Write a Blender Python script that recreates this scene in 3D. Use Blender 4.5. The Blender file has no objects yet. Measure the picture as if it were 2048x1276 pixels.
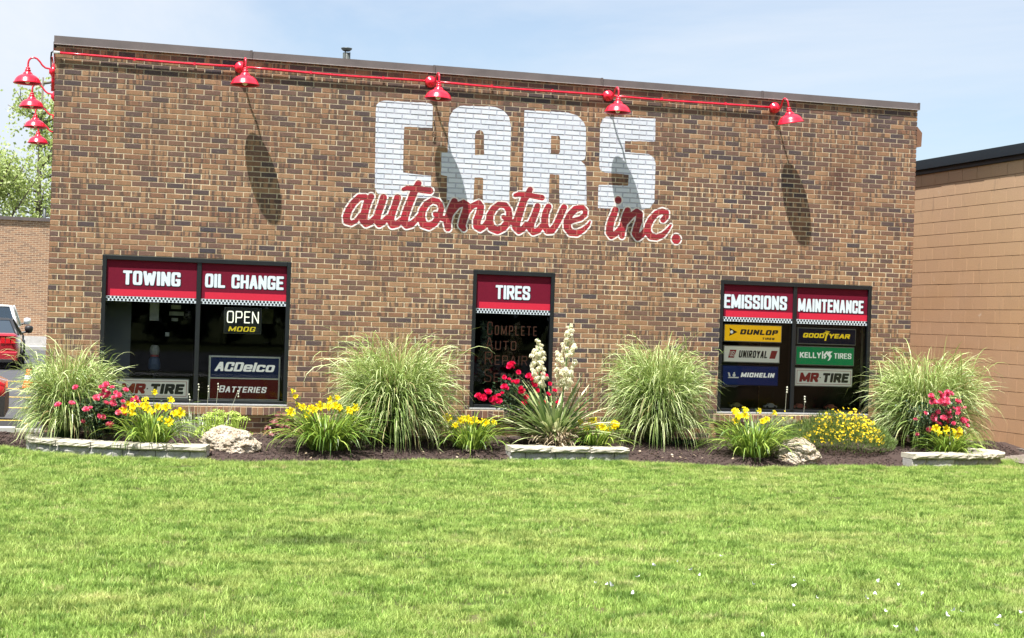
import bpy, bmesh, math, random
import numpy as np
from mathutils import Vector, Matrix, noise as mnoise

# ------------------------------------------------------------------ camera, sky, sun, exposure
scene = bpy.context.scene
COL = scene.collection
cam_data = bpy.data.cameras.new('camera')
cam_data.sensor_width = 36.0
cam_data.lens = 36.0 * 3106.4 / 2048.0
cam_data.clip_start = 0.1
cam_data.clip_end = 2000.0
cam = bpy.data.objects.new('camera', cam_data)
COL.objects.link(cam)
CAM = Vector((0.217, -19.020, 1.474))
_r = Vector((0.96071276, -0.27567894, 0.03212651))
_u = Vector((-0.0311261, 0.00800451, 0.99948341))
_f = Vector((0.27579368, 0.96121644, 0.00089077))
cam.matrix_world = Matrix(((_r.x, _u.x, -_f.x, CAM.x), (_r.y, _u.y, -_f.y, CAM.y), (_r.z, _u.z, -_f.z, CAM.z), (0, 0, 0, 1)))
scene.camera = cam

SUN_DIR = Vector((0.86, 1.0, -3.15)).normalized()      # direction the light travels
SUN_EL = math.asin(-SUN_DIR.z)
world = bpy.data.worlds.new('World')
scene.world = world
world.use_nodes = True
wn, wl = world.node_tree.nodes, world.node_tree.links
wn.clear()
w_out = wn.new('ShaderNodeOutputWorld')
w_bg = wn.new('ShaderNodeBackground')
w_sky = wn.new('ShaderNodeTexSky')
w_sky.sky_type = 'NISHITA'
w_sky.sun_disc = False
w_sky.sun_elevation = SUN_EL
w_sky.sun_rotation = math.atan2(-SUN_DIR.x, -SUN_DIR.y)
w_sky.air_density = 1.0
w_sky.dust_density = 1.2
w_sky.ozone_density = 1.4
SKY_K = 0.078
w_bg.inputs['Strength'].default_value = SKY_K
wl.new(w_sky.outputs[0], w_bg.inputs['Color'])
w_cl = wn.new('ShaderNodeBackground')
w_cl.inputs['Color'].default_value = (0.85, 0.91, 1.0, 1)
w_cl.inputs['Strength'].default_value = 0.445
w_tc = wn.new('ShaderNodeTexCoord')
w_map = wn.new('ShaderNodeMapping')
w_map.inputs['Scale'].default_value = (1.0, 1.0, 3.6)
w_map.inputs['Rotation'].default_value = (0.10, 0.05, 0.0)
w_map.inputs['Location'].default_value = (2.3, 0.2, 0.7)
w_n1 = wn.new('ShaderNodeTexNoise')
w_n1.inputs['Scale'].default_value = 1.5
w_n1.inputs['Detail'].default_value = 8.0
w_n1.inputs['Roughness'].default_value = 0.60
w_n1.inputs['Distortion'].default_value = 0.5
w_ramp = wn.new('ShaderNodeValToRGB')
w_ramp.color_ramp.elements[0].position = 0.34
w_ramp.color_ramp.elements[0].color = (0.22, 0.22, 0.22, 1)
w_ramp.color_ramp.elements[1].position = 0.60
w_ramp.color_ramp.elements[1].color = (1.0, 1.0, 1.0, 1)
w_mix = wn.new('ShaderNodeMixShader')
wl.new(w_tc.outputs['Generated'], w_map.inputs['Vector'])
wl.new(w_map.outputs[0], w_n1.inputs['Vector'])
wl.new(w_n1.outputs['Fac'], w_ramp.inputs[0])
wl.new(w_ramp.outputs[0], w_mix.inputs[0])
wl.new(w_bg.outputs[0], w_mix.inputs[1])
wl.new(w_cl.outputs[0], w_mix.inputs[2])
wl.new(w_mix.outputs[0], w_out.inputs['Surface'])

sun_data = bpy.data.lights.new('sun', 'SUN')
sun_data.energy = 5.0
sun_data.angle = math.radians(0.53)
sun_data.color = (1.0, 0.965, 0.92)
sun = bpy.data.objects.new('sun', sun_data)
sun.rotation_euler = SUN_DIR.to_track_quat('-Z', 'Y').to_euler()
sun.location = (0, -10, 30)
COL.objects.link(sun)
vs = scene.view_settings
vs.view_transform = 'Standard'
vs.look = 'None'
vs.exposure = 1.2
vs.gamma = 1.0
vs.use_curve_mapping = False

RNG = random.Random(11)
NP = np.random.default_rng(7)
R = math.radians

# ------------------------------------------------------------------ materials
def new_mat(name):
    m = bpy.data.materials.new(name)
    m.use_nodes = True
    nt = m.node_tree
    nt.nodes.clear()
    out = nt.nodes.new('ShaderNodeOutputMaterial')
    b = nt.nodes.new('ShaderNodeBsdfPrincipled')
    nt.links.new(b.outputs[0], out.inputs['Surface'])
    return m, nt, b, out

def nd(nt, t, **kw):
    n = nt.nodes.new(t)
    for k, v in kw.items():
        if k in n.inputs: n.inputs[k].default_value = v
        else: setattr(n, k, v)
    return n

def mixc(nt, fac, a, b, mode='MIX'):
    n = nt.nodes.new('ShaderNodeMix')
    n.data_type = 'RGBA'
    n.blend_type = mode
    for sock, val in ((0, fac), (6, a), (7, b)):
        if hasattr(val, 'default_value') or hasattr(val, 'is_linked'):
            nt.links.new(val, n.inputs[sock])
        elif sock == 0: n.inputs[0].default_value = val
        else: n.inputs[sock].default_value = (*val, 1)
    return n.outputs[2]

def mth(nt, op, a, b=0.0, c=None, clamp=False):
    n = nt.nodes.new('ShaderNodeMath')
    n.operation = op
    n.use_clamp = clamp
    for i, v in enumerate((a, b, c)):
        if v is None: continue
        if hasattr(v, 'default_value') or hasattr(v, 'is_linked'): nt.links.new(v, n.inputs[i])
        else: n.inputs[i].default_value = v
    return n.outputs[0]

def ramp(nt, src, lo, hi, a=0.0, b=1.0):
    n = nt.nodes.new('ShaderNodeMapRange')
    n.inputs['From Min'].default_value = lo
    n.inputs['From Max'].default_value = hi
    n.inputs['To Min'].default_value = a
    n.inputs['To Max'].default_value = b
    nt.links.new(src, n.inputs['Value'])
    return n.outputs[0]

def wpos(nt, scale=(1, 1, 1)):
    g = nt.nodes.new('ShaderNodeNewGeometry')
    m = nt.nodes.new('ShaderNodeMapping')
    m.inputs['Scale'].default_value = scale
    nt.links.new(g.outputs['Position'], m.inputs['Vector'])
    return m.outputs[0]

def noise(nt, vec, scale, detail=3.0, rough=0.55):
    n = nd(nt, 'ShaderNodeTexNoise', Scale=scale, Detail=detail, Roughness=rough)
    nt.links.new(vec, n.inputs['Vector'])
    return n.outputs['Fac']

def attr(nt, name):
    a = nt.nodes.new('ShaderNodeAttribute')
    a.attribute_name = name
    return a

def bump(nt, b, h, strength=0.4, dist=0.003):
    n = nd(nt, 'ShaderNodeBump', Strength=strength, Distance=dist)
    nt.links.new(h, n.inputs['Height'])
    nt.links.new(n.outputs[0], b.inputs['Normal'])

def simple(name, col, rough=0.6, metal=0.0, var=0.12, scale=30.0, spec=0.5, bmp=0.0, coat=0.0):
    m, nt, b, out = new_mat(name)
    b.inputs['Roughness'].default_value = rough
    b.inputs['Metallic'].default_value = metal
    b.inputs['Specular IOR Level'].default_value = spec
    b.inputs['Coat Weight'].default_value = coat
    n = noise(nt, wpos(nt), scale, 4.0)
    lo = tuple(max(0, c * (1 - var)) for c in col)
    hi = tuple(min(1, c * (1 + var)) for c in col)
    nt.links.new(mixc(nt, ramp(nt, n, 0.3, 0.7), lo, hi), b.inputs['Base Color'])
    if bmp: bump(nt, b, n, bmp, 0.004)
    return m

def leaf_mat(name, ca, cb, cc=None, transl=0.35, rough=0.5, tcol=None):
    """leaf colour runs ca -> cb (-> cc) with the per-leaf attribute 'tone'"""
    m = bpy.data.materials.new(name); m.use_nodes = True
    nt = m.node_tree; nt.nodes.clear()
    out = nt.nodes.new('ShaderNodeOutputMaterial')
    at = attr(nt, 'tone')
    r = nt.nodes.new('ShaderNodeValToRGB')
    e = r.color_ramp.elements
    e[0].position = 0.0; e[0].color = (*ca, 1)
    e[1].position = 1.0; e[1].color = (*(cc or cb), 1)
    if cc:
        k = e.new(0.55); k.color = (*cb, 1)
    nt.links.new(at.outputs['Fac'], r.inputs[0])
    col = mixc(nt, ramp(nt, noise(nt, wpos(nt), 9.0, 2.0), 0.3, 0.7, 0.0, 0.25), r.outputs[0], (0.02, 0.03, 0.01), 'MULTIPLY')
    b = nd(nt, 'ShaderNodeBsdfPrincipled', Roughness=rough)
    b.inputs['Specular IOR Level'].default_value = 0.35
    nt.links.new(r.outputs[0], b.inputs['Base Color'])
    t = nt.nodes.new('ShaderNodeBsdfTranslucent')
    if tcol:
        nt.links.new(mixc(nt, 0.5, r.outputs[0], tcol), t.inputs['Color'])
    else: nt.links.new(r.outputs[0], t.inputs['Color'])
    mx = nt.nodes.new('ShaderNodeMixShader'); mx.inputs[0].default_value = transl
    nt.links.new(b.outputs[0], mx.inputs[1]); nt.links.new(t.outputs[0], mx.inputs[2])
    nt.links.new(mx.outputs[0], out.inputs['Surface'])
    return m

# ------------------------------------------------------------------ mesh building helpers
class MB:
    def __init__(s): s.v = []; s.f = []; s.t = []
    def add(s, vs, fs, tone=0.5):
        o = len(s.v)
        s.v.extend(vs); s.f.extend([tuple(i + o for i in f) for f in fs])
        s.t.extend(tone if isinstance(tone, (list, tuple)) else [tone] * len(vs))
    def box(s, x0, x1, y0, y1, z0, z1, tone=0.5):
        s.add([(x0,y0,z0),(x1,y0,z0),(x1,y1,z0),(x0,y1,z0),(x0,y0,z1),(x1,y0,z1),(x1,y1,z1),(x0,y1,z1)],
              [(0,3,2,1),(4,5,6,7),(0,1,5,4),(1,2,6,5),(2,3,7,6),(3,0,4,7)], tone)
    def bbox(s, x0, x1, y0, y1, z0, z1, b=0.004, tone=0.5):
        """box with its front (low y) edges bevelled"""
        s.add([(x0,y1,z0),(x1,y1,z0),(x1,y1,z1),(x0,y1,z1),(x0,y0+b,z0),(x1,y0+b,z0),(x1,y0+b,z1),(x0,y0+b,z1),
               (x0+b,y0,z0+b),(x1-b,y0,z0+b),(x1-b,y0,z1-b),(x0+b,y0,z1-b)],
              [(0,1,5,4),(1,2,6,5),(2,3,7,6),(3,0,4,7),(4,5,9,8),(5,6,10,9),(6,7,11,10),(7,4,8,11),(8,9,10,11),(3,2,1,0)], tone)
    def tube(s, pts, rads, n=8, tone=0.5, cap=True):
        pts = [Vector(p) for p in pts]
        if not hasattr(rads, '__len__'): rads = [rads] * len(pts)
        vs = []; prev = None
        for i, p in enumerate(pts):
            t = (pts[min(i+1, len(pts)-1)] - pts[max(i-1, 0)])
            t = t.normalized() if t.length > 1e-9 else Vector((0, 0, 1))
            if prev is None:
                a = Vector((0, 0, 1)) if abs(t.z) < 0.9 else Vector((1, 0, 0))
                u = t.cross(a).normalized()
            else: u = (prev - t * prev.dot(t)).normalized()
            prev = u; w = t.cross(u)
            for k in range(n):
                a = 2 * math.pi * k / n
                vs.append(tuple(p + (u * math.cos(a) + w * math.sin(a)) * rads[i]))
        fs = []
        for i in range(len(pts) - 1):
            for k in range(n):
                k2 = (k + 1) % n
                fs.append((i*n+k, i*n+k2, (i+1)*n+k2, (i+1)*n+k))
        if cap:
            fs.append(tuple(range(n-1, -1, -1))); fs.append(tuple((len(pts)-1)*n + k for k in range(n)))
        s.add(vs, fs, tone)
    def lathe(s, prof, n=24, c=(0, 0, 0), tone=0.5, axis='z'):
        vs = []
        for (r, z) in prof:
            for k in range(n):
                a = 2 * math.pi * k / n
                if axis == 'z': vs.append((c[0] + r*math.cos(a), c[1] + r*math.sin(a), c[2] + z))
                elif axis == 'y': vs.append((c[0] + r*math.cos(a), c[1] + z, c[2] + r*math.sin(a)))
                else: vs.append((c[0] + z, c[1] + r*math.cos(a), c[2] + r*math.sin(a)))
        fs = []
        for i in range(len(prof) - 1):
            for k in range(n):
                k2 = (k+1) % n
                fs.append((i*n+k, i*n+k2, (i+1)*n+k2, (i+1)*n+k))
        s.add(vs, fs, tone)
    def ribbon(s, pts, widths, side, tone=0.5, fold=0.0):
        """blade: two strips either side of a mid rib; side = sideways vectors"""
        vs = []; fs = []
        for p, w, sd in zip(pts, widths, side):
            if fold:
                vs += [tuple(p - sd*w + Vector((0,0,w*fold))), tuple(p), tuple(p + sd*w + Vector((0,0,w*fold)))]
            else: vs += [tuple(p - sd*w), tuple(p + sd*w)]
        k = 3 if fold else 2
        for i in range(len(pts)-1):
            for j in range(k-1):
                fs.append((i*k+j, i*k+j+1, (i+1)*k+j+1, (i+1)*k+j))
        s.add(vs, fs, tone)
    def mesh(s, name, m=None, smooth=False):
        me = bpy.data.meshes.new(name)
        me.from_pydata([tuple(v) for v in s.v], [], s.f)
        if m:
            for mm in (m if isinstance(m, (list, tuple)) else [m]): me.materials.append(mm)
        a = me.attributes.new('tone', 'FLOAT', 'POINT')
        a.data.foreach_set('value', s.t)
        if smooth: me.polygons.foreach_set('use_smooth', [True] * len(me.polygons))
        me.update()
        return me
    def build(s, name, m=None, parent=None, smooth=False):
        return link(name, s.mesh(name, m, smooth), parent)

def link(name, data, parent=None):
    o = bpy.data.objects.new(name, data)
    COL.objects.link(o)
    if parent: o.parent = parent
    return o

def tag(o, label=None, cat=None, group=None, kind=None):
    if label: o['label'] = label
    if cat: o['category'] = cat
    if group: o['group'] = group
    if kind: o['kind'] = kind
    return o

def thing(name, loc, label, cat, group=None, rz=0.0):
    o = bpy.data.objects.new(name, None)
    COL.objects.link(o)
    o.location = loc; o.rotation_euler = (0, 0, rz); o.empty_display_size = 0.1
    return tag(o, label, cat, group)

def children(o): return [c for c in bpy.data.objects if c.parent == o]

def copy_tree(o, parent=None):
    c = o.copy(); COL.objects.link(c); c.parent = parent
    for ch in list(children(o)): copy_tree(ch, c)
    return c

# ------------------------------------------------------------------ 2-D mask -> mesh (marching squares)
def march(mb, F, x0, z0, dx, dz, y, tone=0.5, flip=False):
    """F[j,i] > 0 is inside; adds the region as faces in the plane y, facing -y"""
    nz, nx = F.shape
    for j in range(nz-1):
        run = None
        for i in range(nx):
            full = False
            if i < nx-1:
                a, b, c, d = F[j,i], F[j,i+1], F[j+1,i+1], F[j+1,i]
                pos = (a > 0) + (b > 0) + (c > 0) + (d > 0)
                full = pos == 4
            if full:
                if run is None: run = i
                continue
            if run is not None:
                xa, xb = x0 + run*dx, x0 + i*dx
                za, zb = z0 + j*dz, z0 + (j+1)*dz
                mb.add([(xa,y,za),(xb,y,za),(xb,y,zb),(xa,y,zb)], [(0,1,2,3)], tone)
                run = None
            if i < nx-1 and pos > 0:
                P = [(i, j, a), (i+1, j, b), (i+1, j+1, c), (i, j+1, d)]
                poly = []
                for k in range(4):
                    p, q = P[k], P[(k+1) % 4]
                    if p[2] > 0: poly.append((p[0], p[1]))
                    if (p[2] > 0) != (q[2] > 0):
                        t = p[2] / (p[2] - q[2])
                        poly.append((p[0] + (q[0]-p[0])*t, p[1] + (q[1]-p[1])*t))
                if len(poly) > 2:
                    mb.add([(x0 + u*dx, y, z0 + w*dz) for u, w in poly], [tuple(range(len(poly)))], tone)

def strokes_field(X, Z, strokes, grow=0.0):
    """signed field of round brush strokes [(x,z,r),...]; positive inside"""
    F = np.full(X.shape, -1.0)
    for st in strokes:
        for (x1,z1,r1),(x2,z2,r2) in zip(st[:-1], st[1:]):
            rr = max(r1, r2) + grow + 0.03
            m = (X > min(x1,x2)-rr) & (X < max(x1,x2)+rr) & (Z > min(z1,z2)-rr) & (Z < max(z1,z2)+rr)
            if not m.any(): continue
            px, pz = X[m], Z[m]
            dx, dz = x2-x1, z2-z1
            L = dx*dx + dz*dz + 1e-12
            t = np.clip(((px-x1)*dx + (pz-z1)*dz)/L, 0, 1)
            d = np.hypot(px-(x1+t*dx), pz-(z1+t*dz))
            F[m] = np.maximum(F[m], r1 + (r2-r1)*t + grow - d)
    return F

def poly_field(X, Z, poly, grow=0.0):
    inside = np.zeros(X.shape, bool); D = np.full(X.shape, 9.0)
    n = len(poly)
    for i in range(n):
        x1, z1 = poly[i]; x2, z2 = poly[(i+1) % n]
        c = ((z1 > Z) != (z2 > Z))
        with np.errstate(divide='ignore', invalid='ignore'):
            xi = (x2-x1)*(Z-z1)/((z2-z1) if z2 != z1 else 1e-12) + x1
        inside ^= c & (X < xi)
        dx, dz = x2-x1, z2-z1
        t = np.clip(((X-x1)*dx + (Z-z1)*dz)/(dx*dx+dz*dz+1e-12), 0, 1)
        D = np.minimum(D, np.hypot(X-(x1+t*dx), Z-(z1+t*dz)))
    return np.where(inside, D, -D) + grow

# stroke alphabet on a unit box: plain lists are straight, ('r', ...) are rounded
def _rd(*p): return ('r',) + p
GL = {
 'A': [[(0,0),(.42,1),(.58,1),(1,0)], [(.18,.3),(.82,.3)]],
 'B': [[(0,0),(0,1)], _rd((0,1),(.5,1),(1,1),(1,.53),(.5,.53),(0,.53)), _rd((0,.53),(.5,.53),(1,.53),(1,0),(.5,0),(0,0))],
 'C': [_rd((1,.7),(1,1),(.5,1),(0,1),(0,.5),(0,0),(.5,0),(1,0),(1,.3))],
 'D': [[(0,0),(0,1)], _rd((0,1),(.55,1),(1,1),(1,.5),(1,0),(.55,0),(0,0))],
 'E': [[(1,1),(0,1),(0,0),(1,0)], [(0,.52),(.85,.52)]],
 'F': [[(1,1),(0,1),(0,0)], [(0,.52),(.85,.52)]],
 'G': [_rd((1,.80),(1,1),(.5,1),(0,1),(0,.5),(0,0),(.5,0),(1,0),(1,.2),(1,.40)), [(1,.42),(.72,.42)]],
 'H': [[(0,0),(0,1)], [(1,0),(1,1)], [(0,.5),(1,.5)]],
 'I': [[(.5,0),(.5,1)]],
 'K': [[(0,0),(0,1)], [(1,1),(.05,.42)], [(.3,.6),(1,0)]],
 'L': [[(0,1),(0,0),(1,0)]],
 'M': [[(0,0),(0,1)], [(0,1),(.5,.1)], [(.5,.1),(1,1)], [(1,1),(1,0)]],
 'N': [[(0,0),(0,1)], [(0,1),(1,0)], [(1,0),(1,1)]],
 'O': [_rd((.5,1),(0,1),(0,.5),(0,0),(.5,0),(1,0),(1,.5),(1,1),(.5,1))],
 'P': [[(0,0),(0,1)], _rd((0,1),(.5,1),(1,1),(1,.45),(.5,.45),(0,.45))],
 'R': [[(0,0),(0,1)], _rd((0,1),(.5,1),(1,1),(1,.5),(.5,.5),(0,.5)), [(.5,.5),(1,0)]],
 'S': [_rd((1,.74),(1,1),(.5,1),(0,1),(0,.58),(.5,.5),(1,.42),(1,0),(.5,0),(0,0),(0,.26))],
 'T': [[(0,1),(1,1)], [(.5,1),(.5,0)]],
 'U': [_rd((0,1),(0,.5),(0,0),(.5,0),(1,0),(1,.5),(1,1))],
 'V': [[(0,1),(.5,0),(1,1)]],
 'W': [[(0,1),(.22,0),(.5,.85),(.78,0),(1,1)]],
 'X': [[(0,0),(1,1)], [(0,1),(1,0)]],
 'Y': [[(0,1),(.5,.45),(1,1)], [(.5,.45),(.5,0)]],
 'e': [[(0,.36),(1,.36)], _rd((1,.36),(1,.72),(.5,.72),(0,.72),(0,.36),(0,0),(.5,0),(1,0),(1,.06))],
 'l': [[(.5,0),(.5,1)]],
 'c': [_rd((1,.58),(.95,.72),(.5,.72),(0,.72),(0,.36),(0,0),(.5,0),(.95,0),(1,.12))],
 'o': [_rd((.5,.72),(0,.72),(0,.36),(0,0),(.5,0),(1,0),(1,.36),(1,.72),(.5,.72))],
}
NARROW = {'I': 0.0, 'l': 0.0, 'M': 1.45, 'W': 1.6, 'E': 0.85, 'F': 0.85, 'L': 0.82, 'T': 0.95}

def chaikin(p, k=3):
    for _ in range(k):
        q = [p[0]]
        for a, b in zip(p[:-1], p[1:]):
            q += [(a[0]*.75+b[0]*.25, a[1]*.75+b[1]*.25), (a[0]*.25+b[0]*.75, a[1]*.25+b[1]*.75)]
        q.append(p[-1]); p = q
    return p

def text_field(X, Z, txt, x0, z0, width, height, stem, bar=None, gap=0.3, shear=0.0, small=None, space=0.9, square=True):
    """txt fitted into width x height with its lower left corner at x0, z0; stem = stroke width, bar = thickness of level strokes"""
    bar = bar or stem
    F = np.full(X.shape, -1.0)
    units = []
    for i, ch in enumerate(txt):
        if ch == ' ': units.append((None, space, 1)); continue
        sc = 1.0 if (small is None or i == 0) else small
        units.append((ch, NARROW.get(ch, 1.0)*sc, sc))
    ng = sum(1 for u in units if u[0]); tot_gap = gap*stem*(len(units)-1)
    body = sum(u[1] for u in units)
    unit = (width - shear*height - tot_gap - stem*ng)/body
    hx, hz = stem/2, bar/2
    x = x0
    for ch, w, sc in units:
        if ch is None: x += unit*w + gap*stem; continue
        gw = unit*w; gh = (height*sc - bar)
        for st in GL[ch]:
            if st[0] == 'r':
                p = chaikin(list(st[1:]), 3)
            else: p = st
            P = [(x + hx + a*gw, z0 + hz + b*gh) for a, b in p]
            for (x1,z1),(x2,z2) in zip(P[:-1], P[1:]):
                x1s, x2s = x1 + shear*(z1-z0), x2 + shear*(z2-z0)
                rr = 2.5*max(hx, hz)
                m = (X > min(x1s,x2s)-rr) & (X < max(x1s,x2s)+rr) & (Z > min(z1,z2)-rr) & (Z < max(z1,z2)+rr)
                if not m.any(): continue
                px = (X[m] - shear*(Z[m]-z0))/hx; pz = Z[m]/hz
                ax, az, bx, bz = x1/hx, z1/hz, x2/hx, z2/hz
                dx, dz = bx-ax, bz-az; L = dx*dx+dz*dz+1e-12
                t = np.clip(((px-ax)*dx+(pz-az)*dz)/L, 0, 1)
                ex, ez = np.abs(px-(ax+t*dx)), np.abs(pz-(az+t*dz))
                if square: d = (ex**4+ez**4)**0.25
                else: d = np.hypot(ex, ez)
                F[m] = np.maximum(F[m], (1-d)*min(hx, hz))
        x += gw + stem + gap*stem
    return F

def grid(x0, x1, z0, z1, res):
    nx = max(2, int(round((x1-x0)/res))); nz = max(2, int(round((z1-z0)/res)))
    xs = np.linspace(x0, x1, nx+1); zs = np.linspace(z0, z1, nz+1)
    X, Z = np.meshgrid(xs, zs)
    return X, Z, xs[1]-xs[0], zs[1]-zs[0]

def text_mesh(name, txt, x0, z0, w, h, y, m, parent, stem, bar=None, res=0.004, tone=0.5, **kw):
    sh = abs(kw.get('shear', 0))*h
    X, Z, dx, dz = grid(x0-0.01, x0+w+0.012, z0-0.01, z0+h+0.01, res)
    F = text_field(X, Z, txt, x0, z0, w, h, stem, bar, **kw)
    mb = MB(); march(mb, F, X[0,0], Z[0,0], dx, dz, y, tone)
    return mb.build(name, m, parent), F, (X, Z, dx, dz)
STROKES=[[(3.732, 2.943, 0.033), (3.658, 2.935, 0.037), (3.587, 2.863, 0.038), (3.531, 2.773, 0.039), (3.505, 2.691, 0.042), (3.51, 2.633, 0.038), (3.566, 2.611, 0.028), (3.624, 2.639, 0.022), (3.68, 2.722, 0.021)], [(3.806, 2.954, 0.036), (3.77, 2.901, 0.046), (3.744, 2.812, 0.044), (3.724, 2.724, 0.046), (3.719, 2.651, 0.046), (3.75, 2.609, 0.036), (3.809, 2.633, 0.033), (3.866, 2.702, 0.025)], [(3.961, 2.948, 0.041), (3.935, 2.851, 0.041), (3.901, 2.755, 0.041), (3.882, 2.666, 0.044), (3.917, 2.613, 0.035), (3.971, 2.648, 0.034), (4.014, 2.709, 0.022)], [(4.14, 2.957, 0.041), (4.106, 2.846, 0.038), (4.072, 2.749, 0.041), (4.056, 2.675, 0.046), (4.084, 2.614, 0.041), (4.143, 2.627, 0.038), (4.194, 2.681, 0.03)], [(4.4, 3.151, 0.036), (4.368, 3.087, 0.041), (4.333, 3.004, 0.045), (4.306, 2.929, 0.043), (4.271, 2.832, 0.045), (4.241, 2.735, 0.045), (4.228, 2.661, 0.047), (4.263, 2.615, 0.038), (4.323, 2.632, 0.037), (4.381, 2.69, 0.03), (4.446, 2.775, 0.026)], [(4.211, 3.064, 0.021), (4.263, 3.085, 0.028), (4.376, 3.076, 0.034), (4.466, 3.07, 0.038), (4.55, 3.066, 0.039)], [(4.653, 2.933, 0.036), (4.584, 2.947, 0.034), (4.511, 2.896, 0.037), (4.461, 2.812, 0.041), (4.448, 2.73, 0.045), (4.477, 2.644, 0.046), (4.55, 2.618, 0.041), (4.624, 2.665, 0.038), (4.682, 2.757, 0.037), (4.705, 2.847, 0.032), (4.684, 2.905, 0.032), (4.645, 2.94, 0.032)], [(4.632, 2.776, 0.031), (4.682, 2.742, 0.03), (4.736, 2.722, 0.032), (4.796, 2.74, 0.03)], [(4.869, 2.948, 0.04), (4.838, 2.868, 0.045), (4.803, 2.763, 0.046), (4.787, 2.673, 0.045), (4.797, 2.607, 0.038)], [(4.839, 2.809, 0.032), (4.913, 2.902, 0.032), (4.988, 2.935, 0.038), (5.035, 2.908, 0.04), (5.026, 2.833, 0.047), (4.995, 2.735, 0.047), (4.976, 2.653, 0.044), (5.003, 2.609, 0.029)], [(5.023, 2.803, 0.032), (5.104, 2.904, 0.032), (5.187, 2.942, 0.037), (5.215, 2.902, 0.04), (5.203, 2.812, 0.045), (5.171, 2.721, 0.047), (5.17, 2.654, 0.044), (5.213, 2.619, 0.035), (5.274, 2.659, 0.032), (5.325, 2.736, 0.031)], [(5.535, 2.934, 0.035), (5.45, 2.937, 0.035), (5.382, 2.877, 0.039), (5.339, 2.797, 0.042), (5.334, 2.714, 0.046), (5.367, 2.638, 0.046), (5.445, 2.608, 0.043), (5.522, 2.649, 0.042), (5.581, 2.726, 0.043), (5.594, 2.802, 0.039), (5.584, 2.876, 0.035), (5.535, 2.934, 0.035)], [(5.518, 2.783, 0.025), (5.573, 2.748, 0.031), (5.629, 2.721, 0.032), (5.675, 2.738, 0.031)], [(5.86, 3.153, 0.033), (5.828, 3.084, 0.039), (5.783, 3.021, 0.043), (5.754, 2.93, 0.043), (5.726, 2.838, 0.046), (5.698, 2.747, 0.047), (5.685, 2.664, 0.047), (5.726, 2.613, 0.035), (5.78, 2.646, 0.035), (5.824, 2.708, 0.03)], [(5.664, 3.067, 0.022), (5.718, 3.085, 0.027), (5.812, 3.083, 0.031), (5.93, 3.067, 0.031), (6.021, 3.056, 0.033)], [(5.966, 2.944, 0.037), (5.952, 2.895, 0.039), (5.923, 2.811, 0.039), (5.887, 2.726, 0.043), (5.877, 2.658, 0.043), (5.918, 2.607, 0.035), (5.984, 2.633, 0.035), (6.029, 2.695, 0.03)], [(6.111, 2.944, 0.038), (6.078, 2.871, 0.041), (6.065, 2.787, 0.044), (6.072, 2.697, 0.044), (6.11, 2.635, 0.039), (6.165, 2.641, 0.04), (6.218, 2.712, 0.036), (6.262, 2.805, 0.04), (6.299, 2.897, 0.04), (6.321, 2.947, 0.038)], [(6.568, 2.96, 0.033), (6.473, 2.932, 0.04), (6.404, 2.857, 0.039), (6.371, 2.772, 0.047), (6.374, 2.689, 0.047), (6.419, 2.627, 0.04), (6.507, 2.623, 0.038), (6.593, 2.673, 0.028), (6.655, 2.733, 0.018), (6.68, 2.78, 0.009)], [(6.568, 2.96, 0.033), (6.613, 2.921, 0.026), (6.607, 2.867, 0.03), (6.549, 2.815, 0.028), (6.462, 2.788, 0.028), (6.399, 2.766, 0.03)], [(7.055, 3.083, 0.043), (7.055, 3.076, 0.043)], [(7.021, 2.949, 0.04), (7.002, 2.888, 0.042), (6.969, 2.808, 0.044), (6.951, 2.727, 0.046), (6.947, 2.655, 0.045), (6.976, 2.606, 0.035), (7.031, 2.639, 0.035), (7.085, 2.694, 0.032), (7.125, 2.762, 0.028)], [(7.189, 2.948, 0.041), (7.164, 2.87, 0.046), (7.139, 2.776, 0.046), (7.121, 2.682, 0.044), (7.123, 2.616, 0.034)], [(7.173, 2.798, 0.03), (7.248, 2.894, 0.035), (7.317, 2.944, 0.035), (7.36, 2.913, 0.041), (7.352, 2.826, 0.044), (7.324, 2.738, 0.043), (7.305, 2.658, 0.044), (7.342, 2.6, 0.034), (7.398, 2.642, 0.035), (7.445, 2.711, 0.03)], [(7.686, 2.852, 0.035), (7.727, 2.898, 0.036), (7.729, 2.951, 0.034), (7.671, 2.968, 0.032), (7.587, 2.931, 0.035), (7.518, 2.848, 0.039), (7.479, 2.766, 0.042), (7.474, 2.686, 0.044), (7.526, 2.628, 0.041), (7.605, 2.618, 0.035), (7.689, 2.656, 0.032), (7.751, 2.719, 0.021), (7.799, 2.788, 0.01)], [(7.88, 2.612, 0.06), (7.881, 2.61, 0.06)]]
N_AUTO=19
LET_C=[(3.829, 4.04), (3.839, 4.093), (3.871, 4.134), (3.924, 4.154), (4.492, 4.162), (4.535, 4.153), (4.554, 4.125), (4.553, 3.854), (4.193, 3.848), (4.197, 3.273), (4.559, 3.252), (4.568, 2.97), (3.945, 2.966), (3.885, 2.992), (3.847, 3.066)]
LET_A=[(4.764, 3.938), (4.776, 4.016), (4.816, 4.096), (4.906, 4.155), (5.348, 4.174), (5.473, 4.135), (5.55, 4.056), (5.579, 3.932), (5.587, 2.963), (5.24, 2.951), (5.236, 3.267), (5.119, 3.266), (5.117, 2.957), (4.768, 2.962), (4.765, 3.258), (4.685, 3.271), (4.682, 3.555), (4.761, 3.559)]
HOLE_A=[(5.116, 3.545), (5.107, 3.806), (5.124, 3.849), (5.166, 3.87), (5.21, 3.849), (5.226, 3.814), (5.238, 3.559)]
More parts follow.
